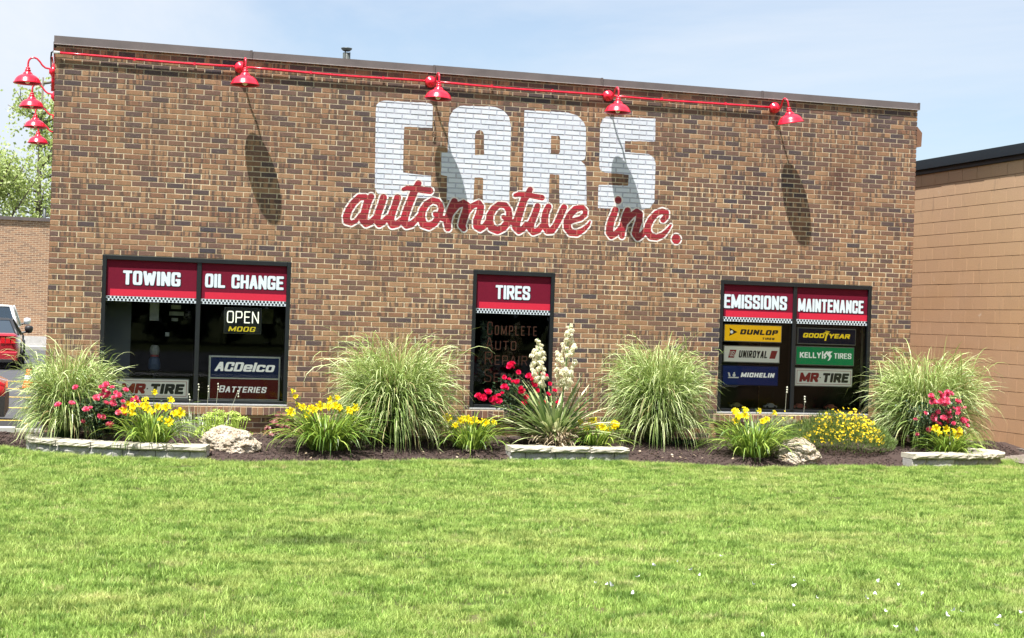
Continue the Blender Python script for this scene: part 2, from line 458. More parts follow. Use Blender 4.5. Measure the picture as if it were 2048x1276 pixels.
LET_R=[(5.749, 4.159), (6.335, 4.166), (6.458, 4.14), (6.547, 4.064), (6.584, 3.985), (6.592, 3.625), (6.578, 3.584), (6.533, 3.552), (6.584, 3.514), (6.604, 3.457), (6.626, 2.981), (6.26, 2.986), (6.241, 3.361), (6.113, 3.363), (6.111, 2.966), (5.76, 2.96)]
HOLE_R=[(6.115, 3.857), (6.224, 3.864), (6.237, 3.835), (6.243, 3.651), (6.22, 3.62), (6.117, 3.62)]
LET_S=[(7.537, 4.171), (7.541, 3.871), (7.122, 3.851), (7.127, 3.71), (7.465, 3.701), (7.53, 3.658), (7.557, 3.589), (7.556, 3.082), (7.502, 3.003), (7.427, 2.981), (6.781, 2.96), (6.777, 3.263), (7.186, 3.274), (7.189, 3.415), (6.864, 3.426), (6.801, 3.451), (6.781, 3.497), (6.775, 4.033), (6.798, 4.099), (6.852, 4.149)]

# ------------------------------------------------------------------ brick, mortar, paint materials
M = {}
def brick_material(name='brick', dim=1.0):
    m, nt, b, out = new_mat(name)
    t = attr(nt, 'tone').outputs['Fac']            # 0..1 shade of the brick, + 2 when it is a flashed one
    flash = mth(nt, 'GREATER_THAN', t, 1.5)
    base_t = mth(nt, 'SUBTRACT', t, mth(nt, 'MULTIPLY', flash, 2.0))
    r = nt.nodes.new('ShaderNodeValToRGB')
    e = r.color_ramp.elements
    cols = [(0.0, (0.405, 0.238, 0.134)), (0.3, (0.338, 0.184, 0.102)), (0.55, (0.245, 0.124, 0.078)), (0.72, (0.150, 0.090, 0.078)), (0.85, (0.095, 0.066, 0.070)), (1.0, (0.055, 0.050, 0.064))]
    e[0].position = cols[0][0]; e[0].color = (*cols[0][1], 1)
    e[1].position = 1.0; e[1].color = (*cols[-1][1], 1)
    for p, c in cols[1:-1]:
        k = e.new(p); k.color = (*c, 1)
    nt.links.new(base_t, r.inputs[0])
    band = ramp(nt, noise(nt, wpos(nt, (21, 1, 3.0)), 1.0, 2.0, 0.5), 0.46, 0.56)
    col = mixc(nt, mth(nt, 'MULTIPLY', band, mth(nt, 'ADD', mth(nt, 'MULTIPLY', flash, 0.72), 0.10)), r.outputs[0], (0.070, 0.050, 0.050))
    big = noise(nt, wpos(nt, (1.0, 1, 0.8)), 0.9, 3.0, 0.6)
    col = mixc(nt, ramp(nt, big, 0.38, 0.72, 0.0, 0.4), col, (0.27, 0.145, 0.072), 'MIX')
    st = noise(nt, wpos(nt, (2.2, 1, 0.35)), 1.1, 4.0, 0.6)
    col = mixc(nt, ramp(nt, st, 0.60, 0.74, 0.0, 0.55), col, (0.105, 0.060, 0.045))
    # water streaks under the coping and two old rust-dark stains high on the right
    zz = nt.nodes.new('ShaderNodeSeparateXYZ'); nt.links.new(wpos(nt), zz.inputs[0])
    run = noise(nt, wpos(nt, (5.5, 1, 0.30)), 1.0, 4.0, 0.65)
    col = mixc(nt, mth(nt, 'MULTIPLY', ramp(nt, run, 0.50, 0.66, 0.0, 0.62), ramp(nt, zz.outputs['Z'], 3.0, 4.5)), col, (0.075, 0.052, 0.045))
    for cx, cz, sx_, sz_, k_ in ((10.22, 3.45, 3.0, 1.25, 0.75), (8.95, 3.35, 4.5, 1.6, 0.5), (6.4, 1.75, 1.6, 2.2, 0.0)):
        dx_ = mth(nt, 'MULTIPLY', mth(nt, 'SUBTRACT', zz.outputs['X'], cx), sx_); dz_ = mth(nt, 'MULTIPLY', mth(nt, 'SUBTRACT', zz.outputs['Z'], cz), sz_)
        dd_ = mth(nt, 'ADD', mth(nt, 'SQRT', mth(nt, 'ADD', mth(nt, 'MULTIPLY', dx_, dx_), mth(nt, 'MULTIPLY', dz_, dz_))), mth(nt, 'MULTIPLY', noise(nt, wpos(nt, (6, 1, 3)), 1.0, 4.0, 0.7), 1.2))
        if k_: col = mixc(nt, ramp(nt, dd_, 0.75, 1.5, k_, 0.0), col, (0.105, 0.048, 0.036))
    fine = noise(nt, wpos(nt), 130.0, 3.0, 0.7)
    col = mixc(nt, ramp(nt, fine, 0.25, 0.75, 0.45, 0.0), col, (0.03, 0.02, 0.015))
    speck = noise(nt, wpos(nt), 45.0, 2.0, 0.6)
    col = mixc(nt, ramp(nt, speck, 0.6, 0.75, 0.0, 0.3), col, (0.42, 0.33, 0.22))
    nt.links.new(col, b.inputs['Base Color'])
    b.inputs['Roughness'].default_value = 0.82
    b.inputs['Specular IOR Level'].default_value = 0.25
    bump(nt, b, fine, 0.5, 0.003)
    return m
M['brick'] = brick_material()

def mortar_material():
    m, nt, b, out = new_mat('mortar')
    n = noise(nt, wpos(nt), 1.1, 4.0, 0.6)
    col = mixc(nt, ramp(nt, n, 0.36, 0.62), (0.70, 0.59, 0.41), (0.42, 0.33, 0.225))
    f = noise(nt, wpos(nt), 26.0, 4.0, 0.7)
    col = mixc(nt, ramp(nt, f, 0.50, 0.68, 0.0, 0.6), col, (0.26, 0.20, 0.13))
    g = wpos(nt, (0, 0, 1)); sx = nt.nodes.new('ShaderNodeSeparateXYZ'); nt.links.new(g, sx.inputs[0])
    col = mixc(nt, ramp(nt, sx.outputs['Z'], 2.8, 4.5, 0.0, 0.45), col, (0.18, 0.14, 0.11))
    nt.links.new(col, b.inputs['Base Color'])
    b.inputs['Roughness'].default_value = 0.95
    b.inputs['Specular IOR Level'].default_value = 0.1
    bump(nt, b, f, 0.5, 0.002)
    return m
M['mortar'] = mortar_material()

def paint_material(name, ca, cb, worn, wcol):
    m, nt, b, out = new_mat(name)
    t = attr(nt, 'tone').outputs['Fac']
    n = noise(nt, wpos(nt), 16.0, 5.0, 0.7)
    col = mixc(nt, t, ca, cb)
    col = mixc(nt, ramp(nt, n, 0.50, 0.72, 0.0, worn), col, wcol)
    n2 = noise(nt, wpos(nt, (1, 1, 2.5)), 55.0, 3.0, 0.7)
    col = mixc(nt, ramp(nt, n2, 0.58, 0.8, 0.0, worn*0.8), col, tuple(c*0.6 for c in wcol))
    nt.links.new(col, b.inputs['Base Color'])
    b.inputs['Roughness'].default_value = 0.6
    bump(nt, b, n2, 0.3, 0.002)
    return m
M['white_paint'] = paint_material('white_masonry_paint', (0.64, 0.67, 0.72), (0.56, 0.59, 0.65), 0.45, (0.40, 0.42, 0.48))
M['white_paint_joint'] = paint_material('white_masonry_paint_in_joint', (0.45, 0.48, 0.57), (0.40, 0.43, 0.52), 0.4, (0.28, 0.28, 0.35))
M['outline_paint'] = paint_material('white_outline_paint', (0.80, 0.76, 0.74), (0.72, 0.66, 0.62), 0.2, (0.5, 0.42, 0.36))
M['red_paint'] = paint_material('red_masonry_paint', (0.37, 0.008, 0.024), (0.20, 0.009, 0.018), 0.35, (0.20, 0.030, 0.025))
M['red_paint_joint'] = paint_material('red_masonry_paint_in_joint', (0.46, 0.09, 0.075), (0.32, 0.04, 0.04), 0.4, (0.45, 0.22, 0.15))

# ------------------------------------------------------------------ dimensions of the front wall
BP, CH = 0.2032, 0.0635                 # brick pitch, course height
BL, BH = 0.1915, 0.0522                 # brick face
WALL_W = 56*BP
Z_LINTEL = 2.100
Z_BOT = Z_LINTEL - 34*CH
Z_TOP = Z_LINTEL + 38*CH + 0.034
Z_SILL = 0.327
OPEN = [(3*BP, 14*BP), (25.33*BP, 30.67*BP), (42*BP, 53*BP)]
FACE = -0.0030                          # brick faces stand this far in front of the mortar plane y = 0
SILL_BRICK_Z = Z_SILL - 0.102

shop = thing('shop_building', (WALL_W/2, 0, 0), 'single storey tan brick repair shop with painted lettering and three dark windows', 'building')
SHIFT = Vector((-WALL_W/2, 0, 0))
def under_shop(o, parent=None):
    o.parent = parent or shop
    if (parent or shop) is shop: o.location = SHIFT
    return o

# mortar body of the front wall, built round the openings
mb = MB()
def wall_piece(x0, x1, z0, z1, y0=0.0, y1=0.26): mb.box(x0, x1, y0, y1, z0, z1)
xs = [0.012] + [v for o in OPEN for v in o] + [WALL_W - 0.012]
for i in range(0, len(xs)-1):
    a, b_ = xs[i], xs[i+1]
    if i % 2 == 0: wall_piece(a, b_, -0.3, Z_TOP)
    else:
        wall_piece(a, b_, Z_LINTEL, Z_TOP)
        wall_piece(a, b_, -0.3, SILL_BRICK_Z)
front = under_shop(mb.build('front_wall', M['mortar']))

# bricks
holes = [(a, b_, SILL_BRICK_Z, Z_LINTEL) for a, b_ in OPEN]
bricks = []
n_courses = int(round((Z_TOP - Z_BOT)/CH + 0.2))
for k in range(n_courses):
    z0 = Z_BOT + k*CH + (CH-BH)/2
    z1 = z0 + BH
    if z1 > Z_TOP + 0.02: z1 = Z_TOP - 0.004
    if z0 > Z_TOP - 0.01: continue
    half = (k % 2 == 1)                 # the first course below the lintel starts with a half brick
    x = 0.0
    first = True
    while x < WALL_W - 0.02:
        L = BP/2 if (half and first) else BP
        first = False
        a, b_ = x + (BP-BL)/2, min(x + L, WALL_W) - (BP-BL)/2
        x += L
        if a < 0.01: a = 0.0
        if b_ > WALL_W - 0.012: b_ = WALL_W
        segs = [(a, b_)]
        for hx0, hx1, hz0, hz1 in holes:
            if z1 > hz0 + 0.004 and z0 < hz1 - 0.012:
                ns = []
                for s0, s1 in segs:
                    if s1 <= hx0 + 0.006 or s0 >= hx1 - 0.006: ns.append((s0, s1)); continue
                    if s0 < hx0 - 0.02: ns.append((s0, hx0))
                    if s1 > hx1 + 0.02: ns.append((hx1, s1))
                segs = ns
        for s0, s1 in segs:
            if s1 - s0 > 0.02: bricks.append([s0, s1, z0, z1, k])

def tone_of(x, z, rng):
    # dark burnt bricks come in loose clusters, most of them high up and to the right
    c = mnoise.noise(Vector((x*1.15, z*1.9, 3.3)))
    top = 0.16 if z > 4.02 else 0.0
    p_dark = 0.055 + 0.24*max(0, c) + (0.05 if x > 8.0 else 0.0) + top + (0.07 if z < 2.0 and x < 0.7 else 0.0)
    u = rng.random()
    if u < p_dark: return rng.choice((0.86, 0.92, 0.97))
    if u < p_dark + 0.19: return rng.choice((0.66, 0.72))
    if u < p_dark + 0.19 + 0.44: return 2.0 + rng.choice((0.05, 0.2, 0.4, 0.55))
    return rng.choice((0.0, 0.08, 0.16, 0.24, 0.32, 0.4, 0.5))
brng = random.Random(5)
for b_ in bricks:
    b_.append(tone_of((b_[0]+b_[1])/2, b_[2], brng))
    b_.append(FACE + brng.uniform(-0.0012, 0.0008))
def dist2(b_): return (Vector(((b_[0]+b_[1])/2, 0, (b_[2]+b_[3])/2)) - CAM).length - (b_[1]-b_[0])*3
vis = sorted(range(len(bricks)), key=lambda i: (dist2(bricks[i]) if bricks[i][2] > 0.55 else 99))
single = set(vis[:300])
_cache = {}
rest = MB()
for i, (x0, x1, z0, z1, k, t, y) in enumerate(bricks):
    if i in single:
        key = (round(x1-x0, 4), round(z1-z0, 4), t)
        if key not in _cache:
            q = MB(); q.bbox(0, x1-x0, 0, 0.09, 0, z1-z0, 0.0022, t)
            _cache[key] = q.mesh('brick', M['brick'])
        o = link('brick', _cache[key], front); o.location = (x0, y, z0)
    else: rest.bbox(x0, x1, y, 0.09, z0, z1, 0.0022, t)
o = rest.build('bricks', M['brick'], front); o['kind'] = 'stuff'

# ------------------------------------------------------------------ painted sign, laid over each brick face and each joint
RES = 0.0065
PX0, PX1, PZ0, PZ1 = 3.42, 8.02, 2.50, 4.20
PX, PZ, pdx, pdz = grid(PX0, PX1, PZ0, PZ1, RES)
F_red = strokes_field(PX, PZ, STROKES[:N_AUTO], 0.004)
F_red2 = strokes_field(PX, PZ, STROKES[N_AUTO:], 0.004)
GROW = 0.0185
F_all = np.maximum(F_red, F_red2)
F_out = np.minimum(F_all + GROW, -F_all)
def rag(F, s):                           # slightly ragged hand-painted edge
    n = np.random.default_rng(s).normal(0, 1, (F.shape[0]//6 + 3, F.shape[1]//6 + 3))
    jj = np.linspace(0, n.shape[0]-1.001, F.shape[0]); ii = np.linspace(0, n.shape[1]-1.001, F.shape[1])
    j0 = jj.astype(int); i0 = ii.astype(int); fj = (jj-j0)[:, None]; fi = (ii-i0)[None, :]
    g = (n[j0][:, i0]*(1-fj)*(1-fi) + n[j0+1][:, i0]*fj*(1-fi) + n[j0][:, i0+1]*(1-fj)*fi + n[j0+1][:, i0+1]*fj*fi)
    return F + g*0.0018
layers = []
for nm, poly, hole in (('C', LET_C, None), ('A', LET_A, HOLE_A), ('R', LET_R, HOLE_R), ('S', LET_S, None)):
    F = poly_field(PX, PZ, poly)
    F = np.minimum(F + 0.0, 9)
    if hole: F = np.minimum(F, -poly_field(PX, PZ, hole))
    F = rag(F, ord(nm))
    F = np.minimum(F, -(F_all + GROW))
    layers.append(('painted_letter', 'white block letter %s painted on the brick' % nm, F, M['white_paint'], M['white_paint_joint']))
layers.append(('painted_outline', 'thin white outline round the red script', F_out, M['outline_paint'], M['outline_paint']))
layers.append(('painted_word', 'red script word automotive', F_red, M['red_paint'], M['red_paint_joint']))
layers.append(('painted_word', 'red script word inc. with its full stop', F_red2, M['red_paint'], M['red_paint_joint']))

def bil(F, x, z):
    u = np.clip((x-PX0)/pdx, 0, F.shape[1]-1.001); w = np.clip((z-PZ0)/pdz, 0, F.shape[0]-1.001)
    i = u.astype(int); j = w.astype(int); fu = u-i; fw = w-j
    return F[j,i]*(1-fu)*(1-fw)+F[j,i+1]*fu*(1-fw)+F[j+1,i]*(1-fu)*fw+F[j+1,i+1]*fu*fw
for name, lab, F, ma, mj in layers:
    q = MB(); jt = MB()
    prng = random.Random(3)
    for (x0, x1, z0, z1, k, t, y) in bricks:
        tt = prng.random()
        if x1 < PX0+0.01 or x0 > PX1-0.01 or z1 < PZ0+0.01 or z0 > PZ1-0.01: continue
        nx = max(2, int((x1-x0)/0.0068)); nz = 8
        xs_ = np.linspace(x0+0.0018, x1-0.0018, nx+1); zs_ = np.linspace(z0+0.0018, z1-0.0018, nz+1)
        X_, Z_ = np.meshgrid(xs_, zs_)
        G_ = bil(F, X_, Z_)
        if G_.max() <= 0: continue
        yy = y - 0.0007
        if G_.min() > 0: q.add([(xs_[0],yy,zs_[0]),(xs_[-1],yy,zs_[0]),(xs_[-1],yy,zs_[-1]),(xs_[0],yy,zs_[-1])], [(0,1,2,3)], tt)
        else: march(q, G_, xs_[0], zs_[0], xs_[1]-xs_[0], zs_[1]-zs_[0], yy, tt)
    nb = len(q.f)
    march(q, F[::2, ::2], PX0, PZ0, 2*pdx, 2*pdz, -0.0008, 0.35)
    me = q.mesh(name, [ma, mj])
    idx = [0]*nb + [1]*(len(q.f)-nb)
    me.polygons.foreach_set('material_index', idx)
    o = link(name, me, front); o['label'] = lab

# ------------------------------------------------------------------ side and rear walls, roof
side = MB()
side.box(0.006, 0.262, 0.262, 15.0, -0.4, Z_TOP - 0.002)
side.box(WALL_W-0.262, WALL_W-0.006, 0.262, 15.0, -0.4, Z_TOP - 0.002)
side.box(0.265, WALL_W-0.265, 14.74, 14.998, -0.4, Z_TOP-0.004)
def far_brick(name, sc=1.0):
    m, nt, b, out = new_mat(name)
    bt = nt.nodes.new('ShaderNodeTexBrick')
    g = nt.nodes.new('ShaderNodeNewGeometry')
    sx = nt.nodes.new('ShaderNodeSeparateXYZ'); nt.links.new(g.outputs['Position'], sx.inputs[0])
    cb = nt.nodes.new('ShaderNodeCombineXYZ')
    nt.links.new(mth(nt, 'ADD', sx.outputs['X'], sx.outputs['Y']), cb.inputs['X']); nt.links.new(sx.outputs['Z'], cb.inputs['Y'])
    nt.links.new(cb.outputs[0], bt.inputs['Vector'])
    bt.inputs['Scale'].default_value = 1.0
    bt.inputs['Brick Width'].default_value = 0.2032; bt.inputs['Row Height'].default_value = 0.0635
    bt.inputs['Mortar Size'].default_value = 0.005
    bt.inputs['Color1'].default_value = (0.31, 0.175, 0.10, 1); bt.inputs['Color2'].default_value = (0.12, 0.075, 0.055, 1)
    bt.inputs['Mortar'].default_value = (0.55, 0.45, 0.32, 1); bt.inputs['Bias'].default_value = -0.35
    nt.links.new(bt.outputs['Color'], b.inputs['Base Color'])
    b.inputs['Roughness'].default_value = 0.9
    return m
M['far_brick'] = far_brick('far_brick')
under_shop(side.build('side_wall', M['far_brick']))
M['roofing'] = simple('grey_roofing', (0.16, 0.16, 0.16), 0.9)
rf = MB(); rf.box(0.27, WALL_W-0.27, 0.27, 14.73, 4.15, 4.25)
under_shop(rf.build('roof', M['roofing']))

M['coping'] = simple('brown_coping_metal', (0.105, 0.085, 0.080), 0.45, 0.0, 0.18, 3.0, 0.5)
M['drip'] = simple('pale_drip_edge', (0.46, 0.43, 0.42), 0.4, 0.0)
cuts = [-0.02, 2.291, 4.565, 6.789, 9.05, WALL_W + 0.02]
for i in range(5):
    q = MB(); a, b_ = cuts[i] + (0.003 if i else 0), cuts[i+1] - 0.003
    dz = (0.004, -0.002, 0.003, -0.003, 0.0)[i]
    zt = 4.636 + dz
    q.add([(a,-0.030,Z_TOP-0.002),(b_,-0.030,Z_TOP-0.002),(b_,-0.022,zt),(a,-0.022,zt),
           (a,0.30,Z_TOP+0.0),(b_,0.30,Z_TOP+0.0),(b_,0.30,zt-0.01),(a,0.30,zt-0.01)],
          [(0,1,2,3),(3,2,6,7),(5,4,7,6),(1,5,6,2),(4,0,3,7)])
    q.box(b_-0.028, b_+0.0015, -0.034, -0.024, Z_TOP, zt+0.004)
    o = under_shop(q.build('coping_panel', M['coping']))
    d = MB(); d.box(a, b_, -0.038, 0.0, Z_TOP-0.008, Z_TOP-0.0035)
    d.build('drip_edge', M['drip'], o)
sc_ = MB(); sc_.box(-0.03, 0.30, 0.302, 15.0, Z_TOP-0.001, 4.62); sc_.box(WALL_W-0.3, WALL_W+0.03, 0.302, 15.0, Z_TOP-0.001, 4.62)
under_shop(sc_.build('side_coping', M['coping']))
# corbelled brick end on the right hand corner
q = MB()
q.add([(WALL_W+0.002,0.0,4.03),(WALL_W+0.075,0.0,4.045),(WALL_W+0.082,0.0,4.235),(WALL_W+0.002,0.0,4.32),
       (WALL_W+0.002,0.22,4.03),(WALL_W+0.075,0.22,4.045),(WALL_W+0.082,0.22,4.235),(WALL_W+0.002,0.22,4.32)],
      [(0,1,2,3),(7,6,5,4),(0,4,5,1),(1,5,6,2),(2,6,7,3),(3,7,4,0)], 0.55)
under_shop(q.build('corbel', M['brick']))

# ------------------------------------------------------------------ windows
M['frame'] = simple('dark_bronze_window_frame', (0.007, 0.009, 0.011), 0.42, 0.0, 0.2, 8)
M['lintel'] = simple('black_lintel_steel', (0.008, 0.009, 0.012), 0.5)
M['sill_metal'] = simple('weathered_sill_metal', (0.30, 0.31, 0.32), 0.4)
def glass_mat():
    m = bpy.data.materials.new('tinted_window_glass'); m.use_nodes = True
    nt = m.node_tree; nt.nodes.clear()
    out = nt.nodes.new('ShaderNodeOutputMaterial')
    t = nt.nodes.new('ShaderNodeBsdfTransparent'); t.inputs[0].default_value = (0.88, 0.91, 0.92, 1)
    g = nt.nodes.new('ShaderNodeBsdfGlossy'); g.inputs['Roughness'].default_value = 0.02
    g.inputs['Color'].default_value = (0.9, 0.95, 1.0, 1)
    fr = nt.nodes.new('ShaderNodeFresnel'); fr.inputs['IOR'].default_value = 1.32
    mx = nt.nodes.new('ShaderNodeMixShader')
    nt.links.new(fr.outputs[0], mx.inputs[0]); nt.links.new(t.outputs[0], mx.inputs[1]); nt.links.new(g.outputs[0], mx.inputs[2])
    nt.links.new(mx.outputs[0], out.inputs['Surface'])
    return m
M['glass'] = glass_mat()
M['maroon'] = simple('maroon_vinyl', (0.135, 0.005, 0.020), 0.7, var=0.06, spec=0.15)
M['crimson'] = simple('crimson_vinyl', (0.52, 0.006, 0.034), 0.6, var=0.04)
M['white_vinyl'] = simple('white_vinyl', (0.58, 0.65, 0.71), 0.5, var=0.04)
M['black_vinyl'] = simple('black_vinyl', (0.012, 0.013, 0.018), 0.5)
GL_Y = 0.030
def banner(win, x0, x1, words, zc0, zc1, lx0, lx1):
    """vinyl banner on the outside of the pane: maroon field, crimson stripe, chequered strip, lettering"""
    zt, zb = 2.046, 1.556
    z_strip = 1.616
    q = MB(); q.box(x0, x1, GL_Y-0.0050, GL_Y-0.0022, z_strip, zt)
    o = q.build('banner', M['maroon'], win); o.location = -Vector(win['at'])
    q = MB(); q.box(x0+0.045, x1, GL_Y-0.0062, GL_Y-0.0052, z_strip, z_strip+0.082); q.build('stripe', M['crimson'], None).parent = win
    bpy.data.objects[-1] if False else None
    st = children(win)[-1]; st.location = -Vector(win['at'])
    q = MB(); q.box(x0, x1, GL_Y-0.0050, GL_Y-0.0022, zb, z_strip-0.0006)
    o = q.build('chequered_strip', M['white_vinyl'], win); o.location = -Vector(win['at'])
    q = MB(); s = (x1-x0)/48.0; h = (z_strip-zb)/2.4
    for r_ in range(2):
        for i in range(24):
            cx = x0 + s*(2*i+0.5 + (r_ % 2)); cz = zb + (z_strip-zb)*(0.27 + 0.44*r_)
            q.add([(cx + s*0.66*math.cos(a), GL_Y-0.0058, cz + h*0.56*math.sin(a)) for a in [math.pi/4*k+math.pi/8 for k in range(8)]], [tuple(range(8))])
    o = q.build('chequers', M['black_vinyl'], win); o.location = -Vector(win['at'])
    hgt = zc1 - zc0
    n = len(words)
    stem = (lx1-lx0)/n*(0.36 if n < 8 else 0.37)
    sm = min(stem, 0.052)
    o, F, g_ = text_mesh('banner_lettering', words, lx0, zc0, lx1-lx0, hgt, GL_Y-0.0074, M['white_vinyl'], win, sm, 0.031, res=0.0034, gap=0.24)
    o.location = -Vector(win['at'])
    q = MB(); X_, Z_, dx_, dz_ = g_
    march(q, F + 0.0045, X_[0,0]+0.004, Z_[0,0]-0.004, dx_, dz_, GL_Y-0.0068, 0.5)
    o = q.build('lettering_outline', M['black_vinyl'], win); o.location = -Vector(win['at'])

WINDOWS = []
def window(x0, x1, mull, label):
    """dark metal shop window: frame pieces, mullion, panes"""
    at = ((x0+x1)/2, 0.0, Z_SILL)
    w = bpy.data.objects.new('window', None); COL.objects.link(w); w.empty_display_size = 0.1
    w.parent = shop; w.location = Vector(at) + SHIFT; w['at'] = at; w['label'] = label
    def put(name, q, m):
        o = q.build(name, m, w); o.location = -Vector(at); return o
    fr, dp = 0.048, 0.110
    ya, yb = -0.006, dp
    q = MB()
    q.bbox(x0+0.001, x0+fr, ya, yb, Z_SILL+0.028, Z_LINTEL-0.003, 0.003)
    q.bbox(x1-fr, x1-0.001, ya, yb, Z_SILL+0.028, Z_LINTEL-0.003, 0.003)
    q.bbox(x0+fr+0.0005, x1-fr-0.0005, ya, yb, Z_LINTEL-fr-0.006, Z_LINTEL-0.003, 0.003)
    q.bbox(x0+fr+0.0005, x1-fr-0.0005, 0.02, yb, Z_SILL+0.028, Z_SILL+0.066, 0.003)
    put('frame', q, M['frame'])
    q = MB(); q.bbox(x0+0.001, x1-0.001, -0.012, yb, Z_SILL+0.004, Z_SILL+0.027, 0.004)
    put('sill_plate', q, M['sill_metal'])
    panes = []
    if mull:
        q = MB(); q.bbox(mull-0.026, mull+0.026, 0.006, yb, Z_SILL+0.067, Z_LINTEL-fr-0.007, 0.003)
        put('mullion', q, M['frame'])
        panes = [(x0+fr, mull-0.026), (mull+0.026, x1-fr)]
    else: panes = [(x0+fr, x1-fr)]
    for a, b_ in panes:
        q = MB(); q.add([(a-0.004, GL_Y, Z_SILL+0.06), (b_+0.004, GL_Y, Z_SILL+0.06), (b_+0.004, GL_Y, Z_LINTEL-fr), (a-0.004, GL_Y, Z_LINTEL-fr)], [(0,1,2,3)])
        put('pane', q, M['glass'])
    WINDOWS.append(w)
    # rowlock brick sill under the window
    sl = MB(); sl.box(x0-0.05, x1+0.05, -0.066, 0.25, SILL_BRICK_Z+0.0005, Z_SILL-0.004)
    s_ = under_shop(sl.build('window_sill', M['mortar']))
    n = int(round((x1-x0+0.1)/(BP/3)))
    pw = (x1-x0+0.1)/n
    srng = random.Random(int(x0*100))
    for i in range(n):
        t = srng.choice((0.1, 0.3, 0.5, 0.66, 0.72, 0.86))
        key = ('s', round(pw, 4), t)
        if key not in _cache:
            q = MB(); q.bbox(0, pw-0.009, 0, 0.10, 0, 0.094, 0.003, t)
            _cache[key] = q.mesh('brick', M['brick'])
        o = link('brick', _cache[key], s_); o.location = (x0-0.05+i*pw+0.0045, -0.072+srng.uniform(-.001,.001), SILL_BRICK_Z+0.002)
    return w
w1 = window(*OPEN[0], 1.742, 'left shop window with two panes')
w2 = window(*OPEN[1], None, 'narrow single pane window in the middle')
w3 = window(*OPEN[2], 9.629, 'right shop window with two panes full of tyre signs')
banner(w1, 0.662, 1.714, 'TOWING', 1.753, 1.921, 0.851, 1.523)
banner(w1, 1.771, 2.795, 'OIL CHANGE', 1.755, 1.921, 1.814, 2.761)
banner(w2, 5.197, 6.182, 'TIRES', 1.740, 1.917, 5.452, 5.911)
banner(w3, 8.584, 9.601, 'EMISSIONS', 1.730, 1.914, 8.598, 9.516)
banner(w3, 9.657, 10.718, 'MAINTENANCE', 1.719, 1.894, 9.680, 10.662)

# ------------------------------------------------------------------ the room behind the glass
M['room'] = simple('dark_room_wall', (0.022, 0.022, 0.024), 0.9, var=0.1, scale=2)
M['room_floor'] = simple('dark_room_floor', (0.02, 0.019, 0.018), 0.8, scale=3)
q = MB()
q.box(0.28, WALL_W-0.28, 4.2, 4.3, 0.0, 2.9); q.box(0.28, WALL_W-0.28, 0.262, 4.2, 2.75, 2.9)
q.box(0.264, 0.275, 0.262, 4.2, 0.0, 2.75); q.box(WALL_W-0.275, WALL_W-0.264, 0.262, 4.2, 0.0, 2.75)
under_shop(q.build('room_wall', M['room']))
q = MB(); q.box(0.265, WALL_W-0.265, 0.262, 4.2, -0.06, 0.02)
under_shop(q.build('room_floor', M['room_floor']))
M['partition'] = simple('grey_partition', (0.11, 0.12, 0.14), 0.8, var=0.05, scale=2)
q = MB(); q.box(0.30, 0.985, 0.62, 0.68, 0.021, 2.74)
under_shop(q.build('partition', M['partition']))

# ------------------------------------------------------------------ signs standing and hanging behind the panes
M['sign_white'] = simple('white_sign_face', (0.80, 0.79, 0.70), 0.4, var=0.06)
M['sign_frame'] = simple('grey_sign_frame', (0.26, 0.26, 0.25), 0.4)
M['sign_pale_frame'] = simple('pale_sign_frame', (0.80, 0.78, 0.68), 0.4)
M['sign_yellow'] = simple('yellow_sign_face', (0.88, 0.50, 0.015), 0.35, var=0.08)
M['sign_blue'] = simple('blue_sign_face', (0.004, 0.018, 0.105), 0.35, var=0.08)
M['sign_navy'] = simple('navy_sign_face', (0.004, 0.008, 0.026), 0.3, var=0.08)
M['sign_deep_blue'] = simple('deep_blue_sign_face', (0.004, 0.018, 0.10), 0.35)
M['sign_maroon'] = simple('maroon_sign_face', (0.075, 0.006, 0.008), 0.35)
M['sign_green'] = simple('green_sign_face', (0.004, 0.16, 0.055), 0.35, var=0.08)
M['ink_black'] = simple('black_ink', (0.012, 0.012, 0.014), 0.4)
M['ink_red'] = simple('red_ink', (0.40, 0.014, 0.018), 0.4)
M['ink_white'] = simple('white_ink', (0.88, 0.87, 0.80), 0.4)
M['ink_yellow'] = simple('yellow_ink', (0.80, 0.56, 0.03), 0.4)
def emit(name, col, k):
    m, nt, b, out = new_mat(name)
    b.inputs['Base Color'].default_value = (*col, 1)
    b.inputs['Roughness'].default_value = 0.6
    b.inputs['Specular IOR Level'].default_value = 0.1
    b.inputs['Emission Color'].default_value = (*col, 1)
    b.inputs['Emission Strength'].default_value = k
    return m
M['neon_white'] = emit('lit_white_neon', (1.0, 1.0, 0.78), 0.62)
M['neon_yellow'] = emit('lit_yellow_letters', (0.8, 0.62, 0.04), 0.28)
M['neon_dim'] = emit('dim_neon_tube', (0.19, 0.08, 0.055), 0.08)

def sign(name, x0, x1, z0, z1, y, label, face, frame, th=0.06, bd=0.012, tilt=0.0):
    t = thing(name, ((x0+x1)/2, y, z0), label, 'sign', 'advertising signs in the shop windows')
    at = Vector(((x0+x1)/2, y, z0))
    q = MB(); q.bbox(x0, x1, y, y+th, z0, z1, 0.006)
    o = q.build('sign_box', frame, t); o.location = -at
    q = MB(); q.bbox(x0+bd, x1-bd, y-0.004, y+0.002, z0+bd, z1-bd, 0.003)
    o = q.build('sign_face', face, t); o.location = -at
    return t, at
def letters(t, at, name, txt, x0, z0, w, h, m, stem, bar=None, dy=-0.0058, **kw):
    o, F, g_ = text_mesh(name, txt, x0, z0, w, h, at.y+dy, m, t, stem, bar, res=kw.pop('res', 0.0032), **kw)
    o.location = -at
    return F, g_
def shape(t, at, name, polys, m, dy=-0.0058):
    q = MB()
    for p in polys: q.add([(x, at.y+dy, z) for x, z in p], [tuple(range(len(p)))])
    o = q.build(name, m, t); o.location = -at
    return o
